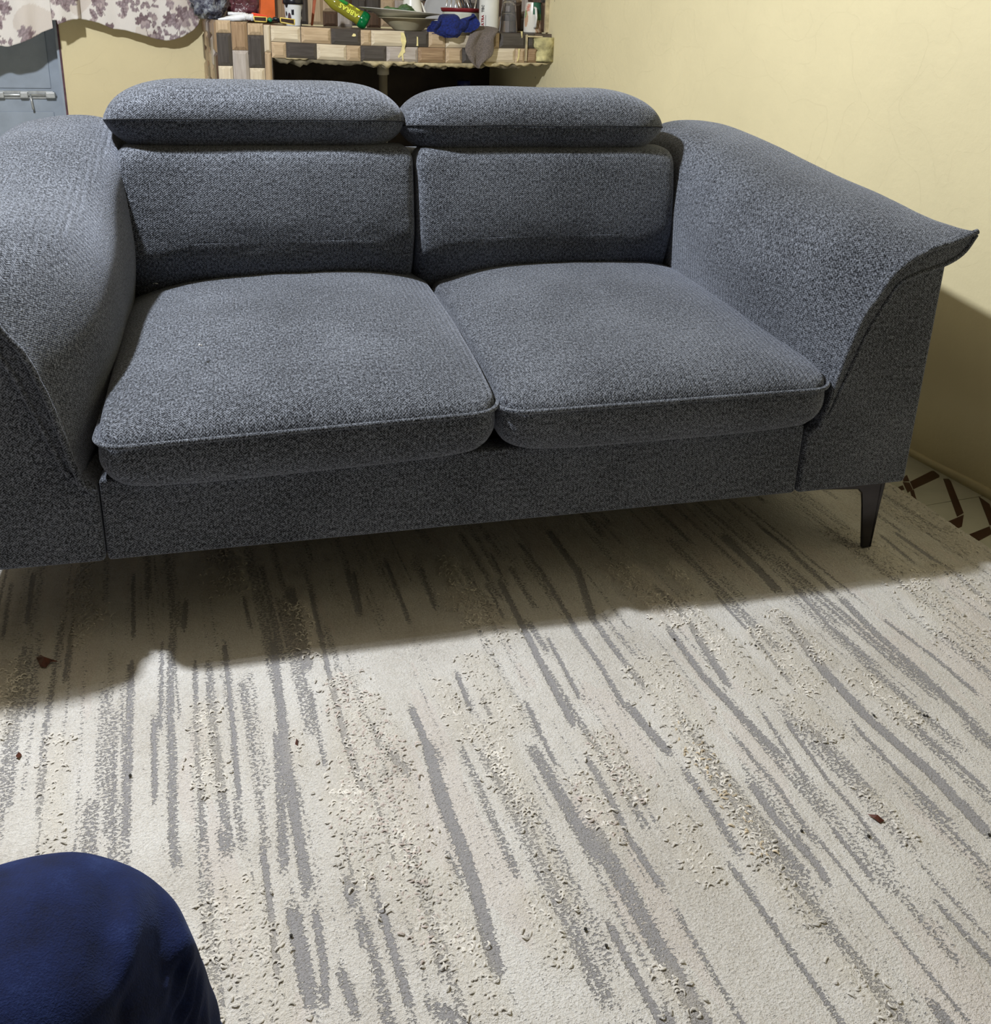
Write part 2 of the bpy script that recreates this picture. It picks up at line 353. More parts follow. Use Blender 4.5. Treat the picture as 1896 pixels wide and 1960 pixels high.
# --- seat cushions
def outline(x0,x1,y0,y1,r,n=12,m=14):
    """rounded rectangle, same count each time"""
    r=max(.0005,min(r,(x1-x0)*.49,(y1-y0)*.49)); P=[]
    for cx,cy,a0 in ((x1-r,y0+r,-PI/2),(x1-r,y1-r,0),(x0+r,y1-r,PI/2),(x0+r,y0+r,PI)):
        for k in range(n+1): a=a0+PI/2*k/n; P.append((cx+r*math.cos(a),cy+r*math.sin(a)))
        nxt={-PI/2:((x1,y0+r),(x1,y1-r)),0:((x1-r,y1),(x0+r,y1)),PI/2:((x0,y1-r),(x0,y0+r)),PI:((x0+r,y0),(x1-r,y0))}[a0]
        for k in range(1,m): t=k/m; P.append((nxt[0][0]*(1-t)+nxt[1][0]*t,nxt[0][1]*(1-t)+nxt[1][1]*t))
    return P
def seat(x0,x1,zf0,zf1,seed):
    y0,y1=-.030,.66; cx,cy=(x0+x1)/2,(y0+y1)/2; hx=(x1-x0)/2
    def zfront(x): return zf0+(zf1-zf0)*(x-x0)/(x1-x0)
    def ztop(x,y):
        d=y-y0; q=min(1,abs((x-cx)/hx))
        A=.050*(1-math.exp(-d/.05))+.045*sm(d,0,.45)
        return zfront(x)+A*(.50+.50*(1-q**3.5)) +.004*nz(x*6,y*6,seed)+.002*nz(x*18,y*14,seed)
    R_=[]
    for ins,z in ((.10,.292),(.035,.290),(.012,.298),(.002,.318),(-.002,.345),(0,.372)):
        P=outline(x0+ins,x1-ins,y0+ins,y1-ins,max(.05-ins*.2,.03)); R_.append([(x,y,z+(zfront(x)-.385)+.012*(abs(x-cx)/hx)**4*(1 if z<.33 else 0)) for x,y in P])
    for ins in (.002,.010,.022,.04,.065,.10,.14,.18,.22,.26,.29,.31):
        P=outline(x0+ins,x1-ins,y0+ins,y1-ins,.05+ins*.12); R_.append([(x,y,ztop(x,y)-(.004 if ins<.005 else 0)) for x,y in P])
    o=rings('seat_cushion',R_,F_xy,sofa); smooth(o,1)
    # cloth of the front and side border is a band of its own
    P=[p for p in outline(x0-.0035,x1+.0035,y0-.0035,y1,.052)]
    k=len(P); front=[p for p in P if p[1]<y0+.22]
    front.sort(key=lambda p:(math.atan2(p[1]-cy,p[0]-cx)))
    tube('piping',[(x,y,zfront(x)-.004) for x,y in front],.0042,F_xz,o,10)
    return o
seat(.006,.6405,.376,.392,1); seat(.6435,1.272,.388,.392,2)
# --- back cushions
def backc(x0,x1,zt,seed):
    cx=(x0+x1)/2; hx=(x1-x0)/2; z0=.365
    def dfront(x,z):
        base=float(np.interp(z,[.40,.43,.46,.485,.51,.54,.58,.64,.70,.72,.74],[.625,.610,.592,.576,.563,.555,.553,.560,.572,.578,.588]))
        q=abs((x-cx)/hx)
        wr=.010*nz(x*10,z*22,seed)*sm(q,.45,1)*sm(.62-z,-.05,.1)
        return base+.012*q**6+wr+.003*nz(x*5,z*6,seed+4)
    R_=[]
    for ins,dd in ((.0,.13),(.0,.06),(.000,.030),(.002,.016),(.007,.006),(.014,.001),(.03,0),(.055,0),(.085,0),(.115,0),(.14,0),(.16,0)):
        P=outline(x0+ins,x1-ins,z0+ins,zt-ins,.030+ins*.1,6,16); R_.append([(x,dfront(x,z)+dd,z) for x,z in P])
    o=rings('back_cushion',R_,F_xz,sofa); return smooth(o,1)
backc(.004,.6035,.742,1); backc(.6065,1.2060,.739,5)
# --- headrests
def headrest(x0,x1,zt,zs,seed):
    xs=[]; n=44; cx=(x0+x1)/2; hw=(x1-x0)/2
    R_=[]; SEAMP=[]
    for i in range(n+1):
        x=-math.cos(PI*i/n); X=cx+hw*x; e=(1-abs(x))*hw
        q=min(1,e/.16); f=max(.02,(1-(1-q)**2.2))**.5; q2=min(1,e/.10); g=max(.03,(1-(1-q2)**2.0))**.55
        z_s=zs-.010*(1-g)+.002*nz(X*8,0,seed); y_s=.566+.075*(1-g)
        top=z_s+(zt-z_s)*f; yb=.566+.20; 
        def pt(y,z,k):   # shrink towards the seam line at the ends
            return (X,y_s+(y-.566)*(.25+.75*g),z_s+(z-z_s)*k)
        sec=[(.566,z_s,f),(.572,z_s+(zt-zs)*.36,f),(.590,z_s+(zt-zs)*.68,f),(.620,z_s+(zt-zs)*.90,f),(.660,z_s+(zt-zs)*.99,f),(.700,z_s+(zt-zs)*1.0,f),(.740,z_s+(zt-zs)*.90,f),(.768,z_s+(zt-zs)*.62,f),(.778,z_s+(zt-zs)*.2,f),(.772,z_s-.030,g),(.745,z_s-.054,g),(.70,z_s-.066,g),(.66,z_s-.070,g),(.625,z_s-.066,g),(.598,z_s-.050,g),(.574,z_s-.024,g)]
        C=crv(np.array([[a,b,c] for a,b,c in sec+[sec[0]]]),41)[:-1]
        R_.append([(X,y_s+(a-.556)*(.30+.70*g)+.0025*nz(X*9,b*20,seed),z_s+(b-z_s)*c) for a,b,c in C])
        SEAMP.append((X,R_[-1][0][1]-.0008,R_[-1][0][2]-.001))
    o=rings('headrest',R_,F_xz,sofa); smooth(o,1)
    tube('seam',SEAMP[1:-1],.0013,M_seam,o,6)
    return o
headrest(-.014,.5915,.866,.798,1); headrest(.580,1.184,.860,.789,4)
for x in (.16,.43,.74,1.02): tube('headrest_bracket',[(x,.72,.70),(x,.715,.79)],.010,M_gun,sofa,8)
# --- legs
def leg(x,y,sx,sy):
    t=[(-.125,.166),(-.125,.158),(-.045,.150),(-.034,.138),(-.028,.106),(-.013,.0),(.009,.0),(.012,.10),(.016,.166)]
    t=[(a,b*(.1445/.160)+.0155) for a,b in t]
    rs=[[(x+a*sx,y+d*sy,z) for a,z in t] for d in (0,.007)]
    o=rings('leg',rs,M_gun,sofa,True,False); mod(o,'BEVEL',width=.0022,segments=2)
    t2=[(.0,.160),(.115,.160),(.115,.154),(.030,.150),(.020,.14),(.014,.10),(.010,.0),(.0,.0)]
    t2=[(a,b*(.1445/.160)+.0155) for a,b in t2]
    rs=[[(x+(d+.002)*sx,y+a*sy,z) for a,z in t2] for d in (0,.007)]
    p=rings('leg_flange',rs,M_gun,o,True,False); mod(p,'BEVEL',width=.002,segments=2)
leg(1.432,.009,1,1); leg(-.214,.030,-1,1); leg(1.443,.83,1,-1); leg(-.199,.83,-1,-1)
tube('leg',[(.62,.55,.165),(.62,.55,.0155)],.016,M_under,sofa,12); 
# lint on the seat
M_lint=simple('white_lint',(.75,.75,.75,1),.9,.05,100)
def lint(u,v,z,label,l=.010):
    p=Vector(on(u,v,2,z)); pts=[p+Vector((l*(k/4-.5),.003*math.sin(k*2),.0012*math.sin(k))) for k in range(5)]
    tag(tube('lint_thread',pts,.0011,M_lint,None,6),label,'lint')
# ================================================================ RUG
STRIPES=[([(-0.257,1.737),(-0.254,1.571)],0.0069,1),([(-0.246,1.513),(-0.247,1.395),(-0.249,1.285),(-0.243,1.132)],0.021,0.5),([(-0.199,1.567),(-0.202,1.416),(-0.205,1.271),(-0.2,1.101)],0.0093,0.6),([(-0.182,1.527),(-0.186,1.386)],0.005,0.8),([(-0.084,1.686),(-0.085,1.475)],0.0041,0.9),([(-0.088,1.421),(-0.09,1.278),(-0.093,1.156),(-0.095,1.035)],0.0112,0.7),([(-0.04,1.45),(-0.048,1.23)],0.0036,0.7),([(-0.023,1.478),(-0.034,1.26),(-0.034,1.177),(-0.038,1.017),(-0.035,0.97)],0.0115,0.65),([(0.003,1.567),(-0.005,1.473)],0.0083,0.9),([(0.009,1.392),(0.0,1.186),(-0.002,1.056),(-0.005,0.991)],0.0054,0.75),([(0.03,1.385),(0.024,1.179),(0.026,1.075),(0.028,0.98)],0.0131,0.6),([(0.057,1.42),(0.053,1.233),(0.047,1.061)],0.0049,0.9),([(0.101,1.55),(0.103,1.44)],0.0056,0.9),([(0.134,1.408),(0.123,1.211),(0.116,1.098),(0.112,0.953),(0.11,0.895)],0.0137,0.8),([(0.184,1.558),(0.179,1.308)],0.0184,0.7),([(0.218,1.548),(0.209,1.304),(0.203,1.131),(0.206,1.025)],0.0071,1),([(0.306,1.577),(0.29,1.431)],0.0072,0.9),([(0.172,1.266),(0.167,1.082)],0.008,0.6),([(-0.056,1.267),(-0.059,1.091)],0.0026,0.9),([(-0.111,1.221),(-0.111,1.057)],0.0052,0.6),([(-0.292,1.72),(-0.288,1.537)],0.008,0.7),([(0.296,1.591),(0.287,1.429)],0.0101,0.9),([(0.372,1.597),(0.365,1.381)],0.0072,0.9),([(0.431,1.558),(0.419,1.413)],0.0053,0.9),([(0.576,1.559),(0.57,1.488)],0.0057,0.9),([(0.56,1.47),(0.547,1.279),(0.538,1.146),(0.533,1.06)],0.01,0.9),([(0.645,1.593),(0.647,1.472),(0.635,1.276),(0.633,1.177),(0.625,1.071)],0.0086,0.8),([(0.72,1.62),(0.714,1.452),(0.678,1.304)],0.0144,0.8),([(0.533,1.471),(0.526,1.344)],0.0058,0.8),([(0.58,1.281),(0.568,1.117)],0.0057,0.9),([(0.403,1.232),(0.396,1.133)],0.005,0.95),([(0.312,1.178),(0.313,1.094),(0.31,1.005),(0.305,0.887)],0.0108,0.9),([(0.421,1.163),(0.421,1.108)],0.0045,0.9),([(0.484,1.134),(0.479,1.051),(0.475,0.991)],0.0054,0.9),([(0.456,1.045),(0.46,0.935),(0.462,0.853),(0.469,0.82)],0.0181,0.75),([(0.249,1.153),(0.249,1.102)],0.0036,0.8),([(0.257,1.099),(0.271,1.036)],0.016,0.6),([(0.524,0.999),(0.522,0.919),(0.517,0.855)],0.0091,0.8),([(0.027,1.205),(0.027,1.066)],0.0109,0.7),([(0.019,1.017),(0.025,0.974)],0.0122,0.8),([(0.067,0.981),(0.065,0.873),(0.061,0.782)],0.0048,1),([(0.112,1.179),(0.095,1.003),(0.088,0.929)],0.0127,0.7),([(0.118,1.051),(0.108,0.923),(0.108,0.877)],0.008,0.8),([(0.09,0.878),(0.091,0.789),(0.093,0.742)],0.018,0.75),([(0.114,0.868),(0.112,0.792),(0.105,0.738)],0.0091,0.85),([(0.158,0.895),(0.157,0.856)],0.0097,1),([(0.16,0.842),(0.158,0.797)],0.0074,0.7),([(0.188,0.851),(0.189,0.787),(0.19,0.71)],0.0084,0.9),([(0.315,1.095),(0.304,0.987),(0.306,0.909),(0.303,0.837),(0.296,0.773),(0.291,0.714)],0.016,0.85),([(0.237,0.802),(0.234,0.733)],0.0108,0.7),([(0.214,0.711),(0.234,0.679)],0.0189,0.85),([(0.285,0.903),(0.29,0.841)],0.006,0.8),([(0.129,0.783),(0.134,0.72)],0.0103,0.85),([(0.792,1.243),(0.781,1.108),(0.787,1.005),(0.792,0.938),(0.797,0.907)],0.0128,0.8),([(0.929,1.308),(0.923,1.191),(0.906,1.044)],0.0053,0.9),([(0.831,1.364),(0.834,1.236),(0.807,1.07)],0.0133,0.75),([(1.061,1.5),(1.056,1.354),(1.048,1.279)],0.0197,0.85),([(1.158,1.505),(1.162,1.39)],0.0085,0.9),([(1.155,1.392),(1.149,1.236)],0.0126,0.7),([(1.149,1.236),(1.136,1.12),(1.133,1.031),(1.127,0.951),(1.116,0.845)],0.0156,0.75),([(1.006,1.208),(0.979,1.047),(0.973,0.947),(0.977,0.88),(0.981,0.821),(0.973,0.704)],0.0175,0.95),([(1.085,1.295),(1.072,1.169),(1.073,1.044)],0.006,0.9),([(0.941,0.939),(0.938,0.835),(0.94,0.735)],0.0048,0.9),([(1.384,1.405),(1.372,1.29)],0.0068,0.9),([(1.422,1.402),(1.42,1.238),(1.402,1.127)],0.0094,0.95),([(1.178,1.15),(1.186,1.037),(1.181,0.934)],0.0081,0.7),([(1.03,0.92),(1.029,0.847),(1.033,0.763)],0.0074,0.85),([(0.847,0.977),(0.83,0.853),(0.829,0.791),(0.82,0.714)],0.0068,0.85),([(0.721,0.884),(0.717,0.806),(0.723,0.733),(0.718,0.704)],0.0101,1),([(0.825,1.011),(0.797,0.849)],0.0047,0.8),([(0.631,1.086),(0.637,1.016),(0.643,0.964)],0.0149,0.8),([(0.646,0.935),(0.646,0.867),(0.638,0.776)],0.0113,0.65),([(0.781,0.786),(0.777,0.709),(0.775,0.689)],0.0063,0.9),([(0.515,0.857),(0.52,0.763)],0.0081,0.9),([(0.697,0.799),(0.701,0.719)],0.0145,0.75),([(0.93,0.795),(0.929,0.66)],0.0053,0.7),([(0.752,0.972),(0.754,0.859),(0.742,0.758)],0.007,0.65)]
TUFTS=[([(0.224,1.282),(0.2,1.043),(0.185,0.911)],0.055),([(0.253,1.22),(0.228,0.923)],0.038),([(0.255,1.157),(0.231,0.856),(0.243,0.745)],0.059),([(0.411,1.109),(0.398,0.922),(0.418,0.916)],0.045),([(0.439,1.272),(0.44,1.076)],0.05),([(0.173,1.052),(0.177,0.874)],0.041),([(0.259,0.887),(0.26,0.759),(0.267,0.674)],0.043),([(0.03,0.937),(0.038,0.832),(0.05,0.746)],0.048),([(-0.002,0.916),(0.008,0.821)],0.035),([(0.682,1.024),(0.677,0.834),(0.671,0.764)],0.038),([(0.708,1.175),(0.701,0.995)],0.067),([(0.936,1.198),(0.927,1.011)],0.053),([(0.879,1.026),(0.89,0.912)],0.048),([(1.019,1.051),(1.035,0.902)],0.042),([(1.303,1.227),(1.27,1.003)],0.069),([(0.588,0.871),(0.576,0.745)],0.04),([(0.653,0.761),(0.662,0.657)],0.032),([(0.663,0.621),(0.669,0.542)],0.034),([(0.551,1.041),(0.552,0.892)],0.045),([(0.495,0.971),(0.494,0.838)],0.028),([(0.134,1.172),(0.133,1.095)],0.018),([(0.357,0.816),(0.362,0.699)],0.036),([(0.459,0.674),(0.472,0.607)],0.033),([(1.312,1.454),(1.323,1.221)],0.065),([(0.079,1.791),(0.079,1.557)],0.06),([(-0.17,1.704),(-0.155,1.529)],0.054),([(0.183,1.509),(0.191,1.334)],0.035),([(0.479,1.455),(0.499,1.284)],0.064),([(0.798,1.455),(0.811,1.236)],0.059),([(0.363,1.225),(0.375,1.074)],0.032),([(1.561,1.585),(1.513,1.284)],0.06),([(0.864,0.833),(0.869,0.718)],0.021)]
RX0,RX1,RY0,RY1,RT=-1.9,1.571,-.55,2.75,.011
def rug_edge(y): return 1.5705+.014*(y-1.45)*1.6+.003*nz(y*14,0,3)
xsg=np.r_[np.linspace(RX0,-.62,60)[:-1],np.linspace(-.62,1.60,620)[1:-1]]; xsg=np.r_[xsg[xsg<1.50],np.linspace(1.50,RX1,20)]
ysg=np.r_[np.linspace(RY0,.44,50)[:-1],np.linspace(.44,1.80,230),np.linspace(1.80,RY1,40)[1:]]
GX,GY=np.meshgrid(xsg,ysg); nxg,nyg=len(xsg),len(ysg)
ST=np.zeros_like(GX); TU=np.zeros_like(GX); TINT=np.zeros_like(GX)
def addstripe(A,pts,w,dn,soft=.0035):
    P=sorted(pts,key=lambda p:p[1]); py=[p[1] for p in P]; px=[p[0] for p in P]
    xc=np.interp(GY,py,px); dx=np.abs(GX-xc); end=np.clip((GY-py[0]+.015)/.03,0,1)*np.clip((py[-1]+.015-GY)/.03,0,1)
    val=dn*np.clip((w/2+soft-dx)/(soft*1.6),0,1)*end; np.maximum(A,val,out=A)
for pts,w,dn in STRIPES: addstripe(ST,pts,max(w,.0055),dn)
rr=random.Random(3)
for k in range(420):                    # the same streaks carry on over the rest of the rug, and faint ones in between
    x=rr.uniform(RX0,RX1-.01); y=rr.uniform(RY0,RY1); l=rr.uniform(.1,.5)
    vis=(-.3<x<1.57 and .5<y<1.75 and y+l>.55)
    addstripe(ST,[(x,y),(x+rr.uniform(-.004,.004),y+l)],rr.choice([.004,.005,.008,.014,.022]) if not vis else rr.choice([.004,.006,.012,.02]),rr.uniform(.6,.95) if not vis else rr.uniform(.28,.55))
TL=list(TUFTS)
for k in range(70):
    x=rr.uniform(RX0,RX1-.03); y=rr.uniform(RY0,RY1); TL.append(([(x,y),(x,y+rr.uniform(.1,.35))],rr.uniform(.015,.05)))
for k in range(330):
    x=rr.uniform(-.32,1.56); y=rr.uniform(.45,1.75); addstripe(ST,[(x,y),(x+rr.uniform(-.003,.003),y+rr.uniform(.06,.38))],rr.choice([.002,.003,.004,.012]),rr.uniform(.34,.56),.0025)
for pts,w in TL: addstripe(TU,pts,w,1,.012)
# broken rows of stitches: the streaks are made of short cross dashes
Z=np.array([[0.0]*nxg]*nyg)
Z=RT+.0012*rng.standard_normal(GX.shape)*.35+TU*.004*(.5+.5*rng.random(GX.shape))-ST*.0012
XE=GX.copy()
edge=np.array([rug_edge(y) for y in ysg]); XE[:,-20:]=GX[:,-20:]+(edge-RX1)[:,None]*np.linspace(0,1,20)[None,:]
V=np.stack([XE.ravel(),GY.ravel(),Z.ravel()],1); base=len(V)
idx=np.arange(nxg*nyg).reshape(nyg,nxg)
Fq=np.stack([idx[:-1,:-1].ravel(),idx[:-1,1:].ravel(),idx[1:,1:].ravel(),idx[1:,:-1].ravel()],1)
M_rug,t,b=newmat('rug_pile',.95,.1)
at_=N(t,'ShaderNodeAttribute',attribute_name='pile'); sx=t.nodes.new('ShaderNodeSeparateColor'); t.links.new(at_.outputs['Color'],sx.inputs[0])
v1=mapping(t,(190,300,1)); row=noi(t,v1,1.0,2,.6); v2=mapping(t,(1,1,1)); fine=noi(t,v2,330,3,.7); big=noi(t,v2,4.5,4,.6); mid=noi(t,mapping(t,(60,14,1)),1,3,.6)
v3=mapping(t,(26,2.2,1)); faint=noi(t,v3,1,4,.65)
s_=math_(t,'ADD',math_(t,'MULTIPLY',sx.outputs[0],1.0),math_(t,'MULTIPLY',math_(t,'SUBTRACT',row,.5),2.3))
s_=math_(t,'ADD',s_,math_(t,'MULTIPLY',math_(t,'SUBTRACT',faint,.5),.8))
mr=t.nodes.new('ShaderNodeMapRange'); mr.inputs[1].default_value=.44; mr.inputs[2].default_value=.60; t.links.new(s_,mr.inputs[0])
basec=ramp(t,math_(t,'ADD',math_(t,'MULTIPLY',fine,.5),math_(t,'MULTIPLY',big,.5)),[(.34,(.50,.465,.425,1)),(.5,(.665,.638,.61,1)),(.66,(.78,.765,.755,1))])
pk=noi(t,mapping(t,(7,1.6,1)),1,3,.6); basec=mixc(t,math_(t,'MULTIPLY',math_(t,'GREATER_THAN',pk,.56),.30),basec,(.66,.58,.55,1))
col=mixc(t,mr.outputs[0],basec,(.33,.32,.335,1))
col=mixc(t,math_(t,'MULTIPLY',sx.outputs[1],.35),col,(.60,.55,.47,1))
t.links.new(col,b.inputs['Base Color']); b.inputs['Sheen Weight'].default_value=.15
hh=math_(t,'ADD',math_(t,'ADD',math_(t,'MULTIPLY',fine,1.0),math_(t,'MULTIPLY',row,.6)),math_(t,'MULTIPLY',mr.outputs[0],-.9))
bump(t,b,hh,.0035)
rug=thing('rug','cream rug with grey broken stripes and raised loops under the sofa','rug',(0,0,0))
m=D.meshes.new('pile'); m.from_pydata(V.tolist(),[],Fq.tolist()); m.materials.append(M_rug); m.update()
a=m.color_attributes.new('pile','FLOAT_COLOR','POINT'); c=np.zeros((len(V),4)); c[:,0]=ST.ravel(); c[:,1]=TU.ravel(); c[:,3]=1; a.data.foreach_set('color',c.ravel())
m.polygons.foreach_set('use_smooth',[True]*len(m.polygons))
pile=D.objects.new('pile',m); COL.objects.link(pile); pile.parent=rug
# woven backing and edge of the rug
M_back=simple('rug_backing',(.42,.38,.30,1),.95,.2,120,.002)
P=[]
for i,y in enumerate(np.linspace(RY0,RY1,260)):
    e=rug_edge(y); P.append([(RX0-.004,y,.0005),(e+.004,y,.0005),(e+.006,y,.006),(e+.001,y,RT-.0045),(RX0,y,RT-.0045)])
rings('backing',P,M_back,rug)
# raised yarn loops
def loops(n_per,spots,name,mat,size=(.005,.010),r=.0013):
    V=[];Fc=[]
    for pts,w in spots:
        P=sorted(pts,key=lambda p:p[1]); L=P[-1][1]-P[0][1]; n=int(n_per*L*max(w,.012)/.001)
        for _ in range(n):
            y=rr.uniform(P[0][1],P[-1][1]); x=float(np.interp(y,[p[1] for p in P],[p[0] for p in P]))+rr.gauss(0,w*.33)
            if x>1.565: continue
            a=rr.gauss(0,.8); l=rr.uniform(*size); k0=len(V); bend=rr.uniform(-1,1)*l*.4
            ca,sa=math.cos(a),math.sin(a)
            for q in range(5):
                tt=q/4; px=(tt-.5)*l; py=bend*math.sin(PI*tt); z=RT+.0016+.0024*math.sin(PI*tt)
                wx,wy=x+px*ca-py*sa,y+px*sa+py*ca
                for (ox,oz) in ((-r,0),(0,r*1.1),(r,0)): V.append((wx-ox*sa,wy+ox*ca,z+oz))
            for q in range(4):
                for e in range(2): b0=k0+q*3+e; Fc.append((b0,b0+1,b0+4,b0+3))
    m=D.meshes.new(name); m.from_pydata(V,[],Fc); m.materials.append(mat); m.update(); m.polygons.foreach_set('use_smooth',[True]*len(m.polygons))
    o=D.objects.new(name,m); COL.objects.link(o); o.parent=rug; o['kind']='stuff'; return o
M_yarn=simple('cream_yarn',(.63,.60,.56,1),.95,.16,14); M_yarn2=simple('straw_yarn',(.54,.45,.33,1),.95,.2,40); M_yarn3=simple('rosy_yarn',(.54,.47,.44,1),.95,.15,40)
VIS=[q for q in TL if any(-.45<p[0]<1.57 and .45<p[1]<1.8 for p in q[0])]
loops(12,VIS,'yarn_loops',M_yarn)
loops(5,[VIS[9]],'straw_yarn_loops',M_yarn2); loops(4,VIS[0:3]+VIS[18:20],'rosy_yarn_loops',M_yarn3)
# ================================================================ KITCHEN COUNTER
def wood(name,a,h,rot=False,rough=.35):
    m,t,b=newmat(name,rough,.5)
    f=noi(t,mapping(t,(140,140,9) if rot else (9,140,140)),1,4,.65)
    t.links.new(ramp(t,f,[(.3,a),(.7,h)]),b.inputs['Base Color']); return m
PAL={}
for k,(a,h) in dict(cream=((.52,.42,.30,1),(.74,.66,.52,1)),tan=((.38,.27,.17,1),(.60,.46,.31,1)),brown=((.21,.13,.075,1),(.42,.29,.18,1)),dark=((.045,.038,.035,1),(.095,.083,.078,1)),grey=((.34,.29,.26,1),(.52,.47,.44,1)),umber=((.055,.032,.022,1),(.14,.085,.058,1))).items():
    PAL[k]=(wood(k+'_wood_tile',a,h),wood(k+'_wood_tile_upright',a,h,True))
def brick(name,parent,P0,ux,uz,nr,w,h,mat,t=.016,bev=.0125,gap=.0007,side=None):
    """a bevelled wall tile with its lower-left corner at P0, ux/uz along its sides, nr outwards"""
    P0,ux,uz,nr=map(Vector,(P0,ux,uz,nr)); v=[]
    bev=min(bev,w*.3,h*.3)
    for ins,dp in ((gap,0),(gap,.003),(gap+bev,t*.72)):
        for a,b in ((ins,ins),(w-ins,ins),(w-ins,h-ins),(ins,h-ins)): v.append(P0+ux*a+uz*b+nr*dp)
    f=[(0,1,2,3),(8,9,10,11)]
    for k in (0,4):
        for i in range(4): j=(i+1)%4; f.append((k+i,k+j,k+4+j,k+4+i))
    return mesh(name,v,f,mat,parent)
YC=4.0
counter=thing('kitchen_counter','kitchen counter faced with brown, cream and dark tiles above a ragged concrete edge','counter',(.95,4.35,0))
CO=Vector((.95,4.35,0))
def cp(o):  # keep world placement when parented to the counter's empty
    o.location=o.location-CO; return o
def zt(x): return float(np.interp(x,[.30,.50,.85,1.2,1.63],[.966,.953,.9455,.945,.951]))
xcw=1.675
v=[];xs=[.300,.50,.85,1.2,xcw]
M_top=simple('counter_top_dark',(.10,.075,.06,1),.3,.25,20)
fit=lambda x,y:min(x,xw(y)-.002)
sl=[[(fit(x,YC),YC+.012,zt(x)-.115),(fit(x,YB),YB-.022,zt(x)-.115),(fit(x,YB),YB-.022,zt(x)-.012),(fit(x,YC),YC+.012,zt(x)-.012)] for x in xs]
cp(rings('slab',sl,M_grout,counter,True,False))
for i in range(4):
    a,b=xs[i]+.001,xs[i+1]-.001
    q=[[(fit(x,YC),YC+.0125,zt(x)-.0115),(fit(x,YB),YB-.012,zt(x)-.0115),(fit(x,YB),YB-.012,zt(x)-.001),(fit(x,YC),YC+.0125,zt(x)-.001)] for x in (a,b)]
    cp(rings('top_tile',q,M_top,counter,True,False))
cp(box('pillar',(.302,YC+.012,-.004),(.503,YB-.022,.85),M_grout,counter))
# fascia: positions read off the two rows, metres from the tile joints
def fx(u): return float(at(u,75,YC)[0])
row1=[(519,576,'cream'),(577,634,'tan'),(635,690.5,'dark'),(691,711,'tan'),(711,775,'cream'),(775,821,'dark'),(821,853.5,'tan'),(854,905,'cream'),(905,945,'dark'),(945,957,'tan'),(957,1007,'dark'),(1008,1024,'dark')]
row2=[(519,547.5,'tan'),(548,606,'dark'),(606,663.5,'cream'),(663.5,690.5,'tan'),(691,740,'dark'),(740,801,'grey'),(801,853.5,'brown'),(854,886,'tan'),(886,930,'dark'),(930,988,'cream'),(988,1007,'tan'),(1008,1030,'brown')]
for rowi,row in enumerate((row1,row2)):
    for u0,u1,cn in row:
        x0,x1=fx(u0),fx(u1); xm=(x0+x1)/2; top=zt(xm)-.0 -(0 if rowi==0 else .0605)
        ang=(zt(x1)-zt(x0))/(x1-x0)
        cp(brick('brick',counter,(x0,YC+.012,top-.060-ang*(x1-x0)/2),Vector((1,0,ang)).normalized(),(0,0,1),(0,-1,0),x1-x0,.060,PAL[cn][0]))
# pillar face: upright tiles down to the floor
cols=[(414.5,443,[.966,.919,.800,.682,.56,.44,.32,.20,.08,0],['tan','dark','cream']),(443.5,474.5,[.962,.858,.738,.62,.50,.38,.26,.14,.02,0],['brown','grey','dark']),(475,505,[.958,.914,.794,.675,.555,.435,.315,.195,.075,0],['tan','dark','cream']),(505.5,518.5,[.954,.853,.733,.61,.49,.37,.25,.13,.01,0],['cream','tan','dark'])]
for u0,u1,zs,cn in cols:
    x0,x1=fx(u0),fx(u1)
    for k in range(len(zs)-1):
        if zs[k]-zs[k+1]<.015: continue
        cp(brick('brick',counter,(x0,YC+.012,zs[k+1]),(1,0,0),(0,0,1),(0,-1,0),x1-x0,zs[k]-zs[k+1],PAL[cn[k%3]][1]))
# left side of the pillar
for i in range(6):
    y1=YB-.002-i*.123; y0=max(y1-.122,YC+.006)
    z=.965; k=0
    while z>.02:
        h=.12 if k or i%2 else .06; h=min(h,z)
        cp(brick('brick',counter,(.302,y1,z-h),(0,-1,0),(0,0,1),(-1,0,0),y1-y0,h,PAL[['brown','umber','tan','brown','grey'][(i*2+k)%5]][1])); z-=h; k+=1
# ragged concrete and plaster under the slab edge
M_conc=simple('rough_concrete',(.17,.145,.10,1),.95,.35,25,.006); M_plas=simple('cream_plaster_scraps',(.50,.42,.26,1),.9,.25,30,.004)
def ragged(name,x0,x1,ztop,dz,y,mat,seed,n=60,thick=.05):
    P=[]
    for i in range(n):
        x=x0+(x1-x0)*i/(n-1); d=dz*max(.15,.55+.6*nz(x*11,seed,0)+.6*nz(x*37,seed,1)); z1=ztop+zt(x)-.95; e=min(1,i/2,(n-1-i)/2)*.9+.1
        P.append([(x,y+.003*nz(x*20,seed,2),z1),(x,y-.004+.006*nz(x*25,seed,3),z1-d*.5*e),(x,y+.004*nz(x*31,seed,5),z1-d*e),(x,y+thick,z1-d*.8*e),(x,y+thick,z1)])
    return cp(rings(name,P,mat,counter))
ragged('concrete_edge',.508,1.645,.834,.040,YC+.014,M_conc,1,90,.7)
ragged('plaster_scrap',.86,1.08,.832,.028,YC+.004,M_plas,2,24,.02); ragged('plaster_scrap',1.06,1.34,.829,.026,YC+.004,M_plas,4,26,.02)
ragged('plaster_scrap',1.36,1.665,.832,.020,YC+.003,M_plas,6,30,.02); ragged('plaster_scrap',.55,.64,.832,.012,YC+.006,M_plas,8,10,.02)
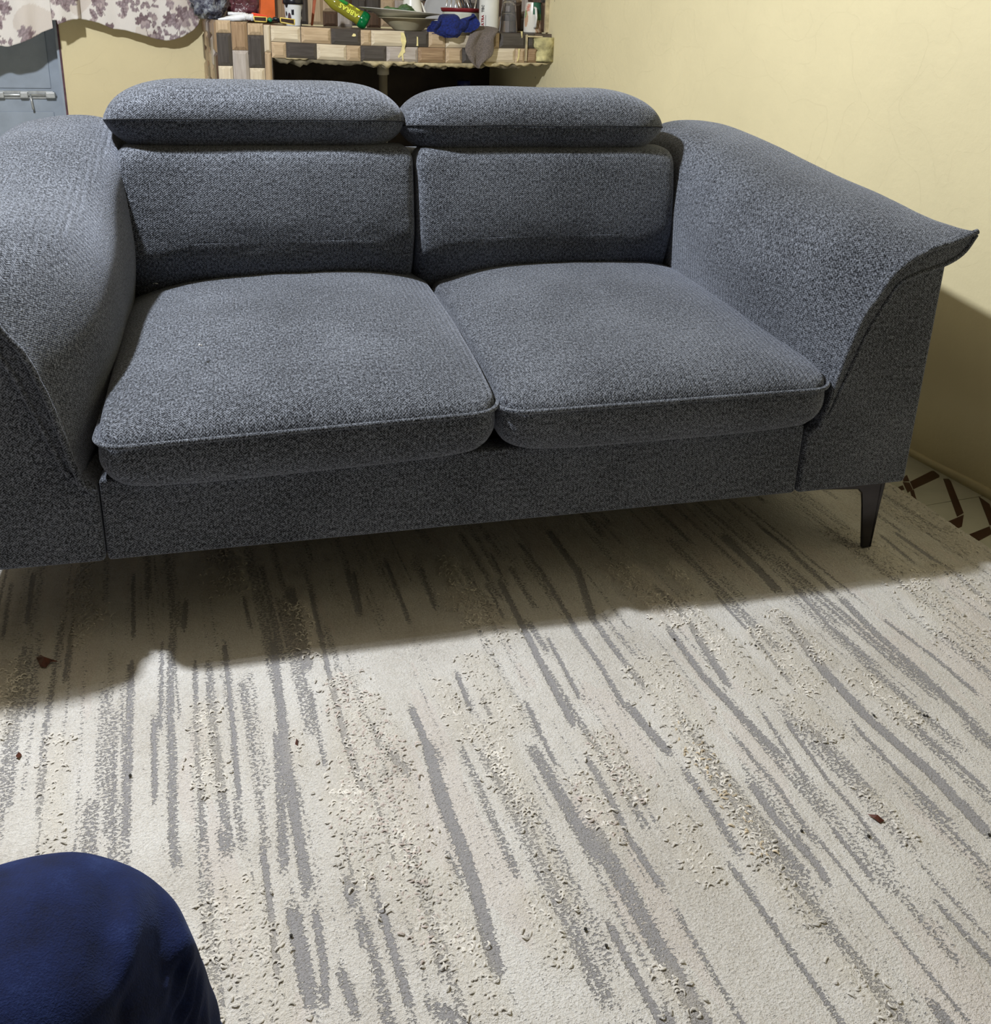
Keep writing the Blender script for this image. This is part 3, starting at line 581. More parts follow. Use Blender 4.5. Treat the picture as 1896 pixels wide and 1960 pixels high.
# plaster patch where the counter meets the right wall
P=[]
for i in range(14):
    z=.838+(.098)*i/13; xa=fx(1026)+.012*nz(z*40,3,1)+(.006 if i<7 else -.008); xb=xw(4.0)-.001
    P.append([(xa,YC+.002+.006*nz(z*30,1,1),z),((xa+xb)/2,YC-.008+.010*nz(z*33,5,1),z),(xb,YC-.014,z),(xb,YC+.02,z),(xa,YC+.02,z)])
cp(rings('plaster_patch',P,simple('yellow_plaster',(.50,.45,.23,1),.85,.3,30,.008),counter))
# drips of yellow glue on the tiles
M_glue=simple('yellow_glue',(.78,.68,.34,1),.5,.1,60)
def drip(px,dy=-.004):
    q=[at(u,v,YC) for u,v in px]; n=len(q)
    v=[(p.x,YC+.0045,p.z) for p in q]+[(p.x,YC+dy+.002,p.z) for p in q]
    o=mesh('glue_drip',v,[tuple(range(n)),tuple(range(n,2*n))]+[(i,(i+1)%n,n+(i+1)%n,n+i) for i in range(n)],M_glue,counter); cp(o)
drip([(767,62),(773,63),(776,72),(777,80),(774,92),(775,100),(771,103),(772,116),(770,116),(768,106),(763,111),(761,108),(768,96),(770,86),(767,78)])
drip([(797.5,70),(799.5,71),(800,88),(797,88)]); drip([(992,93),(994.5,93),(993,110),(990,118),(989,117),(991,108)]); drip([(997,60),(999.5,60),(999,72),(998,73)])
drip([(673,69),(676,64),(680,65),(681,69),(677,70)])
cp(box('trim_strip',(fx(1006.6),YC-.006,.838),(fx(1008.6),YC+.01,.945),M_plas,counter)); cp(box('trim_strip',(fx(1008),YC-.006,.935),(fx(1037),YC+.01,.941),M_plas,counter))
# wall behind, and thin panels painted with the shade under the counter
box('shade_panel',(.50,YB-.02,-.004),(1.66,YB-.0005,.84),M_shade,wb); cp(box('shade_panel',(.5035,YC+.03,-.003),(.510,YB-.022,.82),M_shade,counter))
# backsplash, upright wood-look tiles laid one by one
pal2=['umber','brown','dark','grey','umber','tan','umber','brown']
r3=random.Random(5); x=.29; i=0
while x<1.64:
    w=min(.068,1.648-x); z=.952-r3.choice([0,.06]); k=0
    while z<1.26:
        h=.12; z0=max(z,zt(x)); brick('brick',wb,(x,YB,z0),(1,0,0),(0,0,1),(0,-1,0),w,z+h-z0,PAL[pal2[(i*3+k*5)%8] if x<.95 else ['tan','grey','dark','umber'][(i+k*3)%4]][1]); z+=h; k+=1
    x+=w; i+=1
wrt=D.objects['wall_right']
y=4.07; i=0
while y<4.74:
    w=min(.068,4.745-y); z=.955-(.06 if i%2 else 0); k=0
    ux=Vector((-.035,1,0)).normalized()
    while z<1.2:
        z0=max(z,zt(1.6)); brick('brick',wrt,(xw(y+w),y+w,z0),-ux,(0,0,1),(-1,-.035,0),w,z+.12-z0,PAL[['umber','dark','grey','umber','tan'][(i*2+k)%5]][1]); z+=.12; k+=1
    y+=w; i+=1
box('edge_trim',(xw(4.055)-.016,4.050,.955),(xw(4.055)+.01,4.062,1.25),M_plas,wrt)
# ================================================================ THINGS ON THE COUNTER
def gloss(name,c,rough=.25,var=.04,**k): return simple(name,c,rough,var,20,**k)
def glassy(name,c,rough=.05,tr=1.0,ior=1.45):
    m,t,b=newmat(name,rough,.5); b.inputs['Base Color'].default_value=c; b.inputs['Transmission Weight'].default_value=tr; b.inputs['IOR'].default_value=ior
    f=noi(t,mapping(t,(1,1,1)),40,2); bump(t,b,f,.001,.4); return m
M_wp=gloss('white_glaze',(.78,.77,.74,1)); M_cr=gloss('cream_glaze',(.70,.64,.44,1),.3); M_blk=gloss('black_plastic',(.012,.012,.018,1)); M_bw=gloss('white_plastic',(.74,.76,.78,1),.4)
def PXM(y): return abs(float(at(760,40,y)[0]-at(660,40,y)[0]))/100   # metres per photo pixel at that depth
def zc(x): return zt(x)-.0005
def blob(name,c,rad,mat,seed,amp=.3,fr=3,sub=3,parent=None,flat=None,ridge=0):
    bm=bmesh.new(); bmesh.ops.create_icosphere(bm,subdivisions=sub,radius=1)
    for v in bm.verts:
        p=v.co; n=1+amp*nz(p.x,p.y,p.z+seed*7,fr)+amp*.4*nz(p.x,p.y,p.z+seed,fr*2.5)
        if ridge: n+=ridge*(.5-abs(nz(p.x+seed,p.y,p.z,fr*1.7)))
        q=Vector((p.x*rad[0]*n,p.y*rad[1]*n,p.z*rad[2]*n)); 
        v.co=Vector(c)+q
        if flat is not None: v.co.z=max(v.co.z,flat)
    m=D.meshes.new(name); bm.to_mesh(m); bm.free(); m.materials.append(mat); m.polygons.foreach_set('use_smooth',[True]*len(m.polygons))
    o=D.objects.new(name,m); COL.objects.link(o)
    if parent: o.parent=parent
    return o
def P_(u,v,y): return at(u,v,y)
# smoky plastic bag
M_bag,t,b=newmat('smoky_polythene',.18,.6); b.inputs['Base Color'].default_value=(.20,.22,.30,1); b.inputs['Transmission Weight'].default_value=.35; b.inputs['Roughness'].default_value=.25
f=noi(t,mapping(t,(1,1,1)),35,4,.7); t.links.new(ramp(t,f,[(.35,(.02,.02,.05,1)),(.5,(.16,.17,.24,1)),(.62,(.50,.54,.60,1))]),b.inputs['Base Color']); bump(t,b,f,.01)
c=P_(399,12,4.42); tag(blob('plastic_bag',(c.x,4.42,1.035),(.060,.08,.075),M_bag,1,.25,3,4,flat=zc(.32),ridge=.5),'crinkled smoky blue plastic bag at the left end of the counter','bag')
M_mar=simple('maroon_film',(.11,.035,.045,1),.3,.35,30,.006); c=P_(468,8,4.52)
tag(blob('maroon_packet',(c.x,4.50,1.005),(.074,.06,.055),M_mar,3,.18,3,4,flat=zc(.4),ridge=.35),'maroon plastic packet lying behind the crumpled white sleeve','packet')
M_or=simple('orange_film',(.72,.13,.02,1),.45,.12,12,.003)
def prismpx(name,px,y0,y1,mat,parent=None,bev=.0015):
    a=[at(u,v,y0) for u,v in px]; n=len(a); v=[(p.x,y0,p.z) for p in a]+[(p.x,y1,p.z) for p in a]
    o=mesh(name,v,[tuple(range(n)),tuple(range(n,2*n))]+[(i,(i+1)%n,n+(i+1)%n,n+i) for i in range(n)],mat,parent)
    if bev: mod(o,'BEVEL',width=bev,segments=2)
    return o
tag(prismpx('orange_packet',[(497,36),(499,10),(498,-30),(524,-30),(526,12),(527,37)],4.34,4.40,M_or),'bright orange packet standing left of the white tub','packet')
# crumpled white sleeve
M_wf=simple('white_film',(.78,.79,.83,1),.4,.06,20,.003)
s1=thing('plastic_sleeve','crumpled white plastic sleeve lying on the left end of the counter','sleeve',(0,0,0))
def lump(name,pts,rads,mat,parent,seed=0,n=14):
    C=crv([p for p in pts],18); Rr=np.interp(np.linspace(0,1,18),np.linspace(0,1,len(rads)),rads); rs=[]
    for i,p in enumerate(C):
        rs.append([(p[0]+.25*Rr[i]*nz(p[0]*50,j,seed),p[1]+Rr[i]*math.cos(2*PI*j/n)*(1+.3*nz(j*.9,i*.4,seed)),p[2]+Rr[i]*math.sin(2*PI*j/n)*(1+.3*nz(j*.9,i*.4,seed+3))) for j in range(n)])
    return rings(name,rs,mat,parent)
def pt(u,v,y): p=at(u,v,y); return (p.x,y,p.z)
lump('sleeve_body',[pt(417,37,4.06),pt(435,36,4.06),pt(455,34,4.06),pt(470,32,4.06)],[.003,.009,.013,.014],M_wf,s1,2)
lump('sleeve_fold',[pt(436,26,4.10),pt(450,27,4.09),pt(466,29,4.07)],[.006,.008,.010],M_wf,s1,5)
lump('sleeve_mouth',[pt(466,32,4.06),pt(476,33,4.06),pt(485,34,4.06)],[.015,.012,.013],M_wf,s1,7)
M_red=simple('red_orange_plastic',(.80,.07,.03,1),.35,.08,30)
tag(prismpx('red_handle',[(478,31),(483,24),(495,26),(512,30),(512,35),(490,34)],4.10,4.125,M_red,None,.003),'red-orange plastic handle lying on the counter behind a yellow-edged block','handle')
M_yel=simple('yellow_trim',(.80,.62,.16,1),.4,.08,60); M_dk=simple('dark_brown_pad',(.030,.012,.006,1),.5,.2,60)
def ybox(px,label,y=4.035):
    o=thing('edged_block',label,'block',(0,0,0)); 
    prismpx('block_core',[(u,v) for u,v in px],y,y+.035,M_dk,o,.001)
    P=[pt(u,v,y-.001) for u,v in px]; P.append(P[0])
    for i in range(4): tube('yellow_edge',[P[i],P[i+1]],.0024,M_yel,o,6)
ybox([(485,31.5),(510,33),(510,42),(487,40.5)],'small dark block with yellow edges beside the crumpled white sleeve')
ybox([(536,34),(563.5,37.5),(563.5,47.5),(537,42.5)],'small dark block with yellow edges in front of the white tub')
M_grn=simple('green_plastic',(.02,.22,.10,1),.4,.1,40)
c=P_(516,35,4.07); tag(blob('green_cap',(c.x,4.07,c.z-.006),(.011,.011,.010),M_grn,2,.1,3,2,flat=zc(c.x)),'small green cap between the two yellow-edged blocks','cap')
c=P_(528,40,4.07); tag(lump('black_clip',[pt(520,38,4.07),pt(526,36,4.07),pt(537,41,4.07)],[.004,.009,.006],M_blk,None,3),'small black clip next to the green cap','clip')
# white tub with black lid and black diamonds
tub=thing('plastic_tub','white plastic tub with a black lid and black printed diamonds','tub',(0,0,0))
y=4.22; m_=PXM(y); c=P_(562,45,y); zb=zc(c.x); r=34.5*m_*.5*.97; H=38*m_
prof=[(r*.80,0),(r*.84,.002),(r*.97,H*.93),(r*1.0,H)]
tb=lathe('tub_body',[(a,z) for a,z in crv([(r*.01,.0),(r*.78,0),(r*.80,.003),(r*.90,H*.5),(r*.98,H)],30)],M_bw,tub,48,(c.x,y,zb))
lathe('tub_lid',[(r*.9,H-.001),(r*1.13,H-.001),(r*1.15,H+.004),(r*1.13,H+.022),(r*1.02,H+.028),(r*.98,H+.022),(0.001,H+.022)],M_blk,tub,48,(c.x,y,zb))
def decal(name,ang,z0,wdeg,hh,mat,shape='diamond'):
    # a flat print following the wall of the tub
    P=[];n=10
    for i in range(n+1):
        for j in range(n+1):
            a=(i/n-.5)*2; q=(j/n-.5)*2
            if shape=='diamond': aa=a*(1-abs(q)*.55); 
            elif shape=='oval': aa=a*math.sqrt(max(0,1-q*q))
            else: aa=a
            th=math.radians(ang+aa*wdeg/2); z=z0+q*hh/2; rr_=float(np.interp(z,[0,H*.5,H],[r*.80,r*.90,r*.98]))+.0012
            P.append((c.x+rr_*math.cos(th),y+rr_*math.sin(th),zb+z))
    f=[(i*(n+1)+j,(i+1)*(n+1)+j,(i+1)*(n+1)+j+1,i*(n+1)+j+1) for i in range(n) for j in range(n)]
    o=mesh(name,P,f,mat,tub,True); mod(o,'SOLIDIFY',thickness=.0006,offset=0)
M_pur=simple('purple_print',(.10,.05,.07,1),.5,.2,50)
decal('diamond_print',-103,H*.62,16,H*.24,M_blk,'r'); decal('diamond_print',-145,H*.95,26,H*.25,M_blk); decal('diamond_print',-22,H*.15,30,H*.3,M_blk); decal('diamond_print',-25,H*.6,26,H*.34,M_blk); decal('diamond_print',-150,H*.55,14,H*.2,M_blk); decal('oval_print',-126,H*.33,24,H*.55,M_pur,'oval')
tag(prismpx('wooden_slat',[(595.5,49),(602,-30),(609,-30),(599,49)],4.36,4.375,simple('red_brown_stick',(.42,.11,.05,1),.6,.15,20)),'thin red-brown slat leaning upright right of the white tub','slat')
# drink bottle, leaning with its base on the counter
A=Vector(pt(704,44,4.16)); B=Vector(pt(628,-3,4.20)); ax=(B-A).normalized(); rb=15.5*PXM(4.16)
bot=thing('drink_bottle','green and yellow plastic drink bottle leaning with its base on the counter','bottle',A)
q=Vector((0,0,1)).rotation_difference(ax).to_matrix().to_4x4()
M_gb=glassy('green_bottle_plastic',(.01,.33,.10,1),.1,.55); M_ol=glassy('olive_bottle_plastic',(.42,.40,.05,1),.12,.45); M_sleeve=gloss('green_label',(.02,.28,.05,1),.3)
L=.19
lathe('bottle_base',crv([(.001,.004),(rb*.55,.0),(rb*.92,.006),(rb*1.04,.022),(rb*.98,.036)],16),M_gb,bot,32,(0,0,0),q)
lathe('bottle_body',crv([(rb*.96,.034),(rb*.86,.050),(rb*.86,.08),(rb*.80,.12),(rb*.84,.15),(rb*.6,.18),(.013,.205),(.012,.225)],30),M_ol,bot,32,(0,0,0),q)
lathe('bottle_cap',[(.0145,.222),(.0145,.24),(.001,.24)],M_grn,bot,24,(0,0,0),q)
def wraptext(s,mat,size,pos,right,up,parent,name,depth=.0006,sx=1.0):
    cu=D.curves.new(name,'FONT'); cu.body=s; cu.size=size; cu.extrude=depth; cu.resolution_u=2; cu.offset=size*.02
    tmp=D.objects.new('tmp',cu); COL.objects.link(tmp); dg=bpy.context.evaluated_depsgraph_get(); me=D.meshes.new_from_object(tmp.evaluated_get(dg)); D.objects.remove(tmp); D.curves.remove(cu)
    r=Vector(right).normalized(); u=Vector(up); u=(u-r*u.dot(r)).normalized(); n=r.cross(u)
    M=Matrix(((r.x*sx,u.x,n.x,pos[0]),(r.y*sx,u.y,n.y,pos[1]),(r.z*sx,u.z,n.z,pos[2]),(0,0,0,1)))
    me.transform(M); me.name=name; me.materials.clear(); me.materials.append(mat); o=D.objects.new(name,me); COL.objects.link(o); 
    if parent: o.parent=parent
    return o
M_yl=simple('yellow_print',(.75,.80,.05,1),.4,.05,60)
tdir=ax; updir=tdir.cross(Vector((0,-1,0)))     # seen from the front the letters stand upside down
side=Vector((0,-1,0)); side=(side-ax*side.dot(ax)).normalized()
if updir.z>0: updir=-updir
nrm=tdir.cross(updir)
p0=ax*.046+side*(rb*.88)-updir.normalized()*.008
wraptext('ABRAS',M_yl,.026,p0,tdir,updir,bot,'bottle_lettering',.0008,1.12)
for k in range(3): tube('label_stripe',[ax*(.05+.03*k)+side*rb*.62-updir.normalized()*rb*.66,ax*(.068+.03*k)+side*rb*.62-updir.normalized()*rb*.66],.0035,M_yl if k!=2 else M_sleeve,bot,6)
tube('label_stripe',[ax*.105+side*rb*.60-updir.normalized()*rb*.55,ax*.175+side*rb*.5-updir.normalized()*rb*.45],.008,M_sleeve,bot,8)
# bowl, plate on it, greens, mug upside down, big plate behind
def dish(name,uL,uR,y,prof,mat,label,cat,zbase,tilt=0,vc=None,parent=None):
    m=PXM(y); rad=(uR-uL)/2*m; c=P_((uL+uR)/2,40,y); 
    o=lathe(name,[(a*rad,z*rad) for a,z in prof],mat,parent,56,(c.x,y,zbase)); o.rotation_euler=(0,tilt,0); return tag(o,label,cat) if label else o
zb0=zc(.95)
dish('soup_bowl',722,840,4.17,crv([(.005,.035),(.34,.035),(.40,0),(.44,.0),(.50,.05),(.78,.28),(.86,.345),(1.0,.375),(1.0,.39),(.86,.375),(.74,.29),(.45,.07),(.005,.06)],60),M_cr,'wide cream soup bowl under the white plate','bowl',zb0)
plz=zb0+.375*59*PXM(4.17)+.001
pl=dish('dinner_plate',688,841,4.18,crv([(.005,.03),(.40,.03),(.44,0),(.50,.0),(.60,.055),(.72,.12),(1.0,.175),(1.0,.19),(.72,.145),(.58,.085),(.005,.05)],60),M_wp,'white dinner plate resting tilted on the cream soup bowl','plate',plz-.004,math.radians(3.2))
m_=PXM(4.18)
M_leaf=simple('dark_greens',(.055,.115,.045,1),.6,.35,40,.004)
gr=thing('leafy_greens','heap of dark leafy greens on the white plate','vegetables',(0,0,0))
for u,v,a,bb,sd in ((748,22,15,7,1),(764,23,10,5,2),(777,20,13,9,3),(788,24,8,4,4),(740,25,8,4,6)):
    c=P_(u,v,4.14); blob('leaf',(c.x,4.14+.01*(sd%2),c.z),(a*m_,.03,bb*m_),M_leaf,sd,.35,2.5,3,gr,None,.5)
y=4.235; c=P_(788,26,y); m_=PXM(y); mug=thing('white_mug','plain white mug upside down behind the greens','mug',(c.x,y,0))
zbm=float(at(788,27,y)[2]); hh=27*m_; 
lathe('mug_body',crv([(.001,hh*.93),(14*m_,hh*.95),(14.5*m_,hh),(15.5*m_,hh*.97),(19.5*m_,hh*.25),(20*m_,0),(18.5*m_,0),(16*m_,hh*.6),(.001,hh*.85)],40),M_wp,mug,40,(0,0,zbm))
tube('handle',[(15.5*m_,0,zbm+hh*.80),(19*m_,0,zbm+hh*.72),(24*m_,-.0,zbm+hh*.3),(27.5*m_,0,zbm+.002),(22*m_,0,zbm+.004)],.0045,M_wp,mug,10)
y=4.62; c=P_(842,-8,y); m_=PXM(y); rp=34*m_
pr=[(.005,.05),(.60,.05),(.66,.02),(.72,.03),(1.0,.10),(1.0,.13),(.70,.07),(.005,.08)]
M_gp=gloss('pale_grey_melamine',(.52,.53,.56,1),.35)
o=lathe('serving_plate',[(a*rp,z*rp) for a,z in crv(pr,40)],M_gp,None,56,(c.x,y-.02,c.z),Matrix.Rotation(math.radians(82),4,'X')); tag(o,'large pale grey plate standing on edge against the wall tiles','plate')
c0=Vector((c.x,y-.02,c.z)); o.location=(c.x,y-.015,zc(c.x)+rp*.985)
# cutlery tub
y=4.28; m_=PXM(y); c=P_(881,50,y); zb=zc(c.x); zt_=float(at(880,22,y)[2])-zb; ct=thing('cutlery_tub','pale tub with a dark red rim holding cutlery','tub',(c.x,y,zb)); rt=36*m_
lathe('tub_body',crv([(.001,0),(rt*.8,0),(rt*.86,.004),(rt*.98,zt_-.002)],20),simple('pale_green_plastic',(.60,.63,.55,1),.5,.08,20),ct,48)
zr=float(at(880,15.5,y)[2])-zb
lathe('rim',[(rt*.96,zt_-.003),(rt*1.04,zt_-.001),(rt*1.08,zr-.003),(rt*1.07,zr),(rt*1.0,zr),(rt*.95,zt_)],simple('dark_red_rim',(.20,.012,.02,1),.4,.1,20),ct,48)
M_cut=simple('bright_steel',(.72,.73,.75,1),.18,.05,40,metal=.9)
for k,(u0,u1,cn) in enumerate(((850,855,'s'),(858,864,'s'),(866,873,'s'),(884,874,'b'),(890,878,'b'),(896,884,'s'),(900,893,'b'),(904,912,'s'),(879,868,'s'))):
    o=thing('fork' if k%2 else 'spoon',['leftmost bright steel handle','second bright steel handle from the left','third bright steel handle from the left','leftmost black handle','middle black handle','fourth bright steel handle from the left','rightmost black handle','bright steel handle nearest the white canister','short bright steel handle behind the others'][k]+' in the red-rimmed tub','cutlery',(0,0,0),0,'cutlery in the red-rimmed tub')
    a=P_(u0,20,y); bb=P_(u1,-16,y); yy=y+.012*((k*5)%5-2); 
    tube('handle',[(a.x*.6+c.x*.4,yy,zb+.01),(a.x,yy,a.z),(bb.x,yy+.004,bb.z)],.0030 if cn=='s' else .0038,M_cut if cn=='s' else M_blk,o,8)
# toothpaste-like tall white box with lettering
y=4.14; m_=PXM(y); cA=P_(917,55,y); cB=P_(952,55,y); zb=zc(1.33); wx=(cB.x-cA.x)
jar=thing('white_canister','tall white canister with vertical red and black lettering','canister',((cA.x+cB.x)/2,y,zb))
M_can=gloss('white_canister_plastic',(.76,.76,.73,1),.3)
lathe('canister_body',crv([(.001,0),(wx*.43,0),(wx*.47,.003),(wx*.50,.02),(wx*.505,.12),(wx*.51,.20)],24),M_can,jar,48)
lathe('canister_lid',[(wx*.52,.20),(wx*.53,.225),(.001,.226)],M_can,jar,48)
M_rt=simple('dark_red_print',(.30,.01,.02,1),.4,.1,60)
ang=math.radians(-138); rr_=wx*.505+.0012
def jt(s,mat,z0,size,a=ang):
    p=(rr_*math.cos(a),rr_*math.sin(a),z0); tang=Vector((math.sin(a),-math.cos(a),0))   # reads upwards
    wraptext(s,mat,size,p,(0,0,1),tang if tang.x<0 else -tang,jar,'canister_lettering',.0006,.95)
jt('ULTRA',M_rt,.022,.0165); jt('TEC',M_blk,.082,.0165); 
tube('print_line',[(rr_*math.cos(ang+.20),rr_*math.sin(ang+.20),.026),(rr_*math.cos(ang+.20),rr_*math.sin(ang+.20),.07)],.0006,M_blk,jar,6)
# two clear tumblers stacked upside down
M_glass=glassy('clear_glass',(.80,.80,.82,1),.03,.92,1.35)
y=4.20; m_=PXM(y); c=P_(972,58,y); r0=18.6*m_
def tumbler(z0,label,rs=1,h=.085):
    o=lathe('glass_tumbler',crv([(r0*rs*.93,0),(r0*rs,0.0005),(r0*rs*.97,.02),(r0*rs*.80,h-.004),(r0*rs*.72,h),(.001,h),(.001,h-.009),(r0*rs*.68,h-.010),(r0*rs*.86,.02),(r0*rs*.93,0)],50),M_glass,None,32,(c.x,y,z0)); return tag(o,label,'glass')
z0=zc(c.x); tumbler(z0,'lower clear tumbler of the upside-down pair beside the white canister'); tumbler(z0+.0465,'upper clear tumbler of the upside-down pair beside the white canister',.88,.085)
# patterned mug
y=4.14; m_=PXM(y); c=P_(1019,62,y); zb=zc(c.x); rm=18.5*m_; hm=57*m_
pm=thing('printed_mug','white mug printed with green, orange and beige shapes at the right end of the counter','mug',(c.x,y,zb))
M_pm=painted('printed_glaze',.25,0,60,.5)
nseg=96; pr=crv([(.001,0),(rm*.78,0),(rm*.99,.002),(rm,.01),(rm*1.0,hm*.35),(rm*.94,hm*.7),(rm*.80,hm*.985),(rm*.76,hm),(.001,hm)],70)
mb=lathe('mug_body',pr,M_pm,pm,nseg)
co=np.empty(len(mb.data.vertices)*3); mb.data.vertices.foreach_get('co',co); co=co.reshape(-1,3); a=np.degrees(np.arctan2(co[:,1],co[:,0]))+27; zz=co[:,2]/hm
cc=np.tile([lin(232),lin(228),lin(218)],(len(co),1))
def region(mask,c): cc[mask]=[lin(x) for x in c]
region((a>-86)&(a<5)&(zz>.60),(38,104,78)); region((a>-72)&(a<5)&(zz>.38)&(zz<=.62),(92,140,72)); region((a>-70)&(a<5)&(zz<.42)&(((a+40)/34)**2+((zz-.16)/.30)**2<1),(222,196,160))
region((a>-70)&(a<5)&(zz<.40)&(np.sin(a*.22+zz*26)>.72),(170,112,84)); region((a>-150)&(a<-112)&(((a+134)/16)**2+((zz-.45)/.26)**2<1),(208,170,138)); region((a>-160)&(a<-128)&(((a+146)/12)**2+((zz-.62)/.14)**2<1),(140,168,108))
region((a>-142)&(a<-108)&(((a+124)/20)**2+((zz-.82)/.13)**2<1)&(np.sin(a*.5+zz*30)>-.3),(205,84,48))
paint(mb,cc)
tube('handle',[(-.20*rm,-rm*.84,hm*.83),(-.22*rm,-rm*1.25,hm*.80),(-.22*rm,-rm*1.42,hm*.5),(-.20*rm,-rm*1.28,hm*.22),(-.16*rm,-rm*.97,hm*.17)],.0055,M_wp,pm,12)
# cloths
def cloth(name,rows,mat,label,seed,fold=.006,th=.0025,nu=26,nv=40,freq=3):
    K=crv(rows,nv); V=[]
    for j,(v,uL,uR,y) in enumerate(K):
        for i in range(nu):
            t_=i/(nu-1); u=uL+(uR-uL)*t_; p=at(u,v,y)
            dy=fold*math.sin(t_*PI*freq+seed+j*.05)+fold*.8*nz(t_*4,j*.12,seed)
            V.append((p.x+.002*nz(t_*6,j*.2,seed+5),y+min(dy,.004),p.z+(.003*nz(t_*5,j*.25,seed+8) if v>56 else 0)))
    f=[(j*nu+i,j*nu+i+1,(j+1)*nu+i+1,(j+1)*nu+i) for j in range(nv-1) for i in range(nu-1)]
    o=mesh(name,V,f,mat,None,True); mod(o,'SOLIDIFY',thickness=th,offset=0); mod(o,'SUBSURF',levels=1,render_levels=1); return tag(o,label,'cloth')
M_gc=simple('grey_terry',(.15,.125,.115,1),.95,.2,250,.002); M_bc=simple('blue_terry',(.004,.014,.125,1),.9,.35,120,.003)
cloth('grey_cloth',[(50,913,930,4.05),(54,906,950,4.02),(60,902,952,3.985),(72,897,945,3.972),(86,891,945,3.968),(97,890,945,3.968),(108,894,940,3.966),(120,902,925,3.966),(131,913,916,3.968)],M_gc,'grey cloth hanging in a point over the counter edge',2,.007)
bc=thing('blue_cloth','rumpled dark blue cloth slumped over the counter edge','cloth',(0,0,0))
def lumpy(cu,cv,y,ru,rv,ry,seed,sub=4):
    c=P_(cu,cv,y); m=PXM(y); return blob('cloth_fold',(c.x,y,c.z),(ru*m,ry,rv*m),M_bc,seed,.18,1.8,sub,bc,None,.5)
lumpy(856,50,4.02,19,15,.035,1); lumpy(890,49,4.03,17,9,.03,3)
def part_of(o,p):
    for k in ('label','category'):
        if k in o: del o[k]
    o.parent=p; return o
part_of(cloth('cloth_fold',[(27,846,868,4.05),(31,838,876,4.0),(40,835,882,3.975),(50,830,884,3.965),(59,826,884,3.96),(66,836,882,3.962),(72,852,876,3.972)],M_bc,'x',4,.014,.003,34,40,2.6),bc)
part_of(cloth('cloth_fold',[(26,903,906,4.0),(31,900,911,3.99),(38,878,915,3.98),(46,872,918,3.975),(55,872,912,3.972),(62,876,898,3.978)],M_bc,'x',8,.012,.003,30,34,2.2),bc)
part_of(cloth('cloth_fold',[(40,826,846,4.08),(48,822,846,4.05),(58,816,846,4.03),(65,828,846,4.0)],M_bc,'x',12,.008,.003,20,20,1.6),bc)
tube('hem',[pt(870,42,3.975),pt(875,54,3.965),pt(873,66,3.962),pt(862,62,3.958),pt(853,64,3.960)],.0035,M_bc,bc,8)
# under the counter: drain pipe and a blue jerrycan cap
M_pvc=simple('grey_pvc',(.30,.27,.22,1),.5,.1,20)
pp=thing('drain_pipe','pale plastic drain pipe under the sink','pipe',(0,0,0)); c=P_(733,160,4.35); x=c.x
lathe('pipe_tube',[(.019,0),(.019,.78)],M_pvc,pp,24,(x,4.35,0)); lathe('pipe_collar',[(.020,.755),(.026,.757),(.026,.785),(.020,.79)],M_pvc,pp,24,(x,4.35,0)); lathe('pipe_flange',[(.019,.79),(.036,.80),(.038,.835)],M_pvc,pp,24,(x,4.35,0))
c=P_(887,163,4.45); M_bp=simple('blue_plastic',(.006,.012,.10,1),.4,.1,20)
jc=thing('jerrycan','dark blue jerrycan standing under the counter','jerrycan',(c.x,4.45,0)); ztc=float(at(887,154,4.45)[2])
lathe('can_body',crv([(.001,0),(.12,0),(.13,.01),(.13,ztc-.14),(.11,ztc-.07),(.045,ztc-.045),(.03,ztc-.04)],30),M_bp,jc,36); lathe('can_cap',[(.031,ztc-.045),(.031,ztc-.002),(.028,ztc),(.001,ztc)],M_bp,jc,28)
# ================================================================ SCRAPS ON THE RUG AND LINT
M_scrap=simple('dry_brown_scrap',(.10,.025,.012,1),.6,.3,90)
def scrap(name,px,label,h=.006,mat=M_scrap):
    q=[Vector(on(u,v,2,RT+.003)) for u,v in px]; n=len(q); cx=sum((p for p in q),Vector())/n
    v=[tuple(cx+Vector((0,0,h)))]+[(p.x,p.y,RT+.002+.002*(i%2)) for i,p in enumerate(q)]+[(cx.x,cx.y,RT)]
    f=[(0,1+i,1+(i+1)%n) for i in range(n)]+[(n+1,1+(i+1)%n,1+i) for i in range(n)]
    return tag(mesh(name,v,f,mat,None),label,'debris')
scrap('dry_leaf',[(1659,1557),(1672,1562),(1686,1565),(1692,1572),(1684,1574),(1672,1567)],'reddish brown dry leaf scrap on the right of the rug')
scrap('dark_scrap',[(69,1258),(78,1254),(84,1259),(95,1264),(112,1265),(97,1268),(88,1277),(77,1277),(73,1265)],'dark brown scrap on the shaded rug by the left armrest',.008)
scrap('dry_leaf',[(29,1447),(38,1441),(42,1444),(36,1452)],'tiny reddish dry leaf near the left edge of the rug')
scrap('dry_leaf',[(563,1428),(567,1414),(572,1418),(570,1428)],'curled brown scrap on the lit rug left of centre')
M_spk=simple('black_crumb',(.02,.018,.016,1),.8,.2,50)
cr=[(1065,1818),(1667,1300),(1768,1369),(1774,1370),(1662,1600),(1160,1810),(1446,1236),(1290,1223),(249,1484),(738,1610),(557,1791),(1672,1369),(1534,1590),(1120,1778),(1893,1597)]
for u,v in cr:
    p=on(u,v,2,RT+.002); tag(blob('crumb',(p[0],p[1],RT+.002),(.0022,.0026,.0016),M_spk,u%9,.3,3,1),'tiny black crumb lying on the lit rug','crumb','crumbs on the lit rug')
lint(298,543,.462,'bit of white lint at the back of the left seat cushion'); lint(383,661,.470,'speck of white lint in the middle of the left seat cushion',.005)
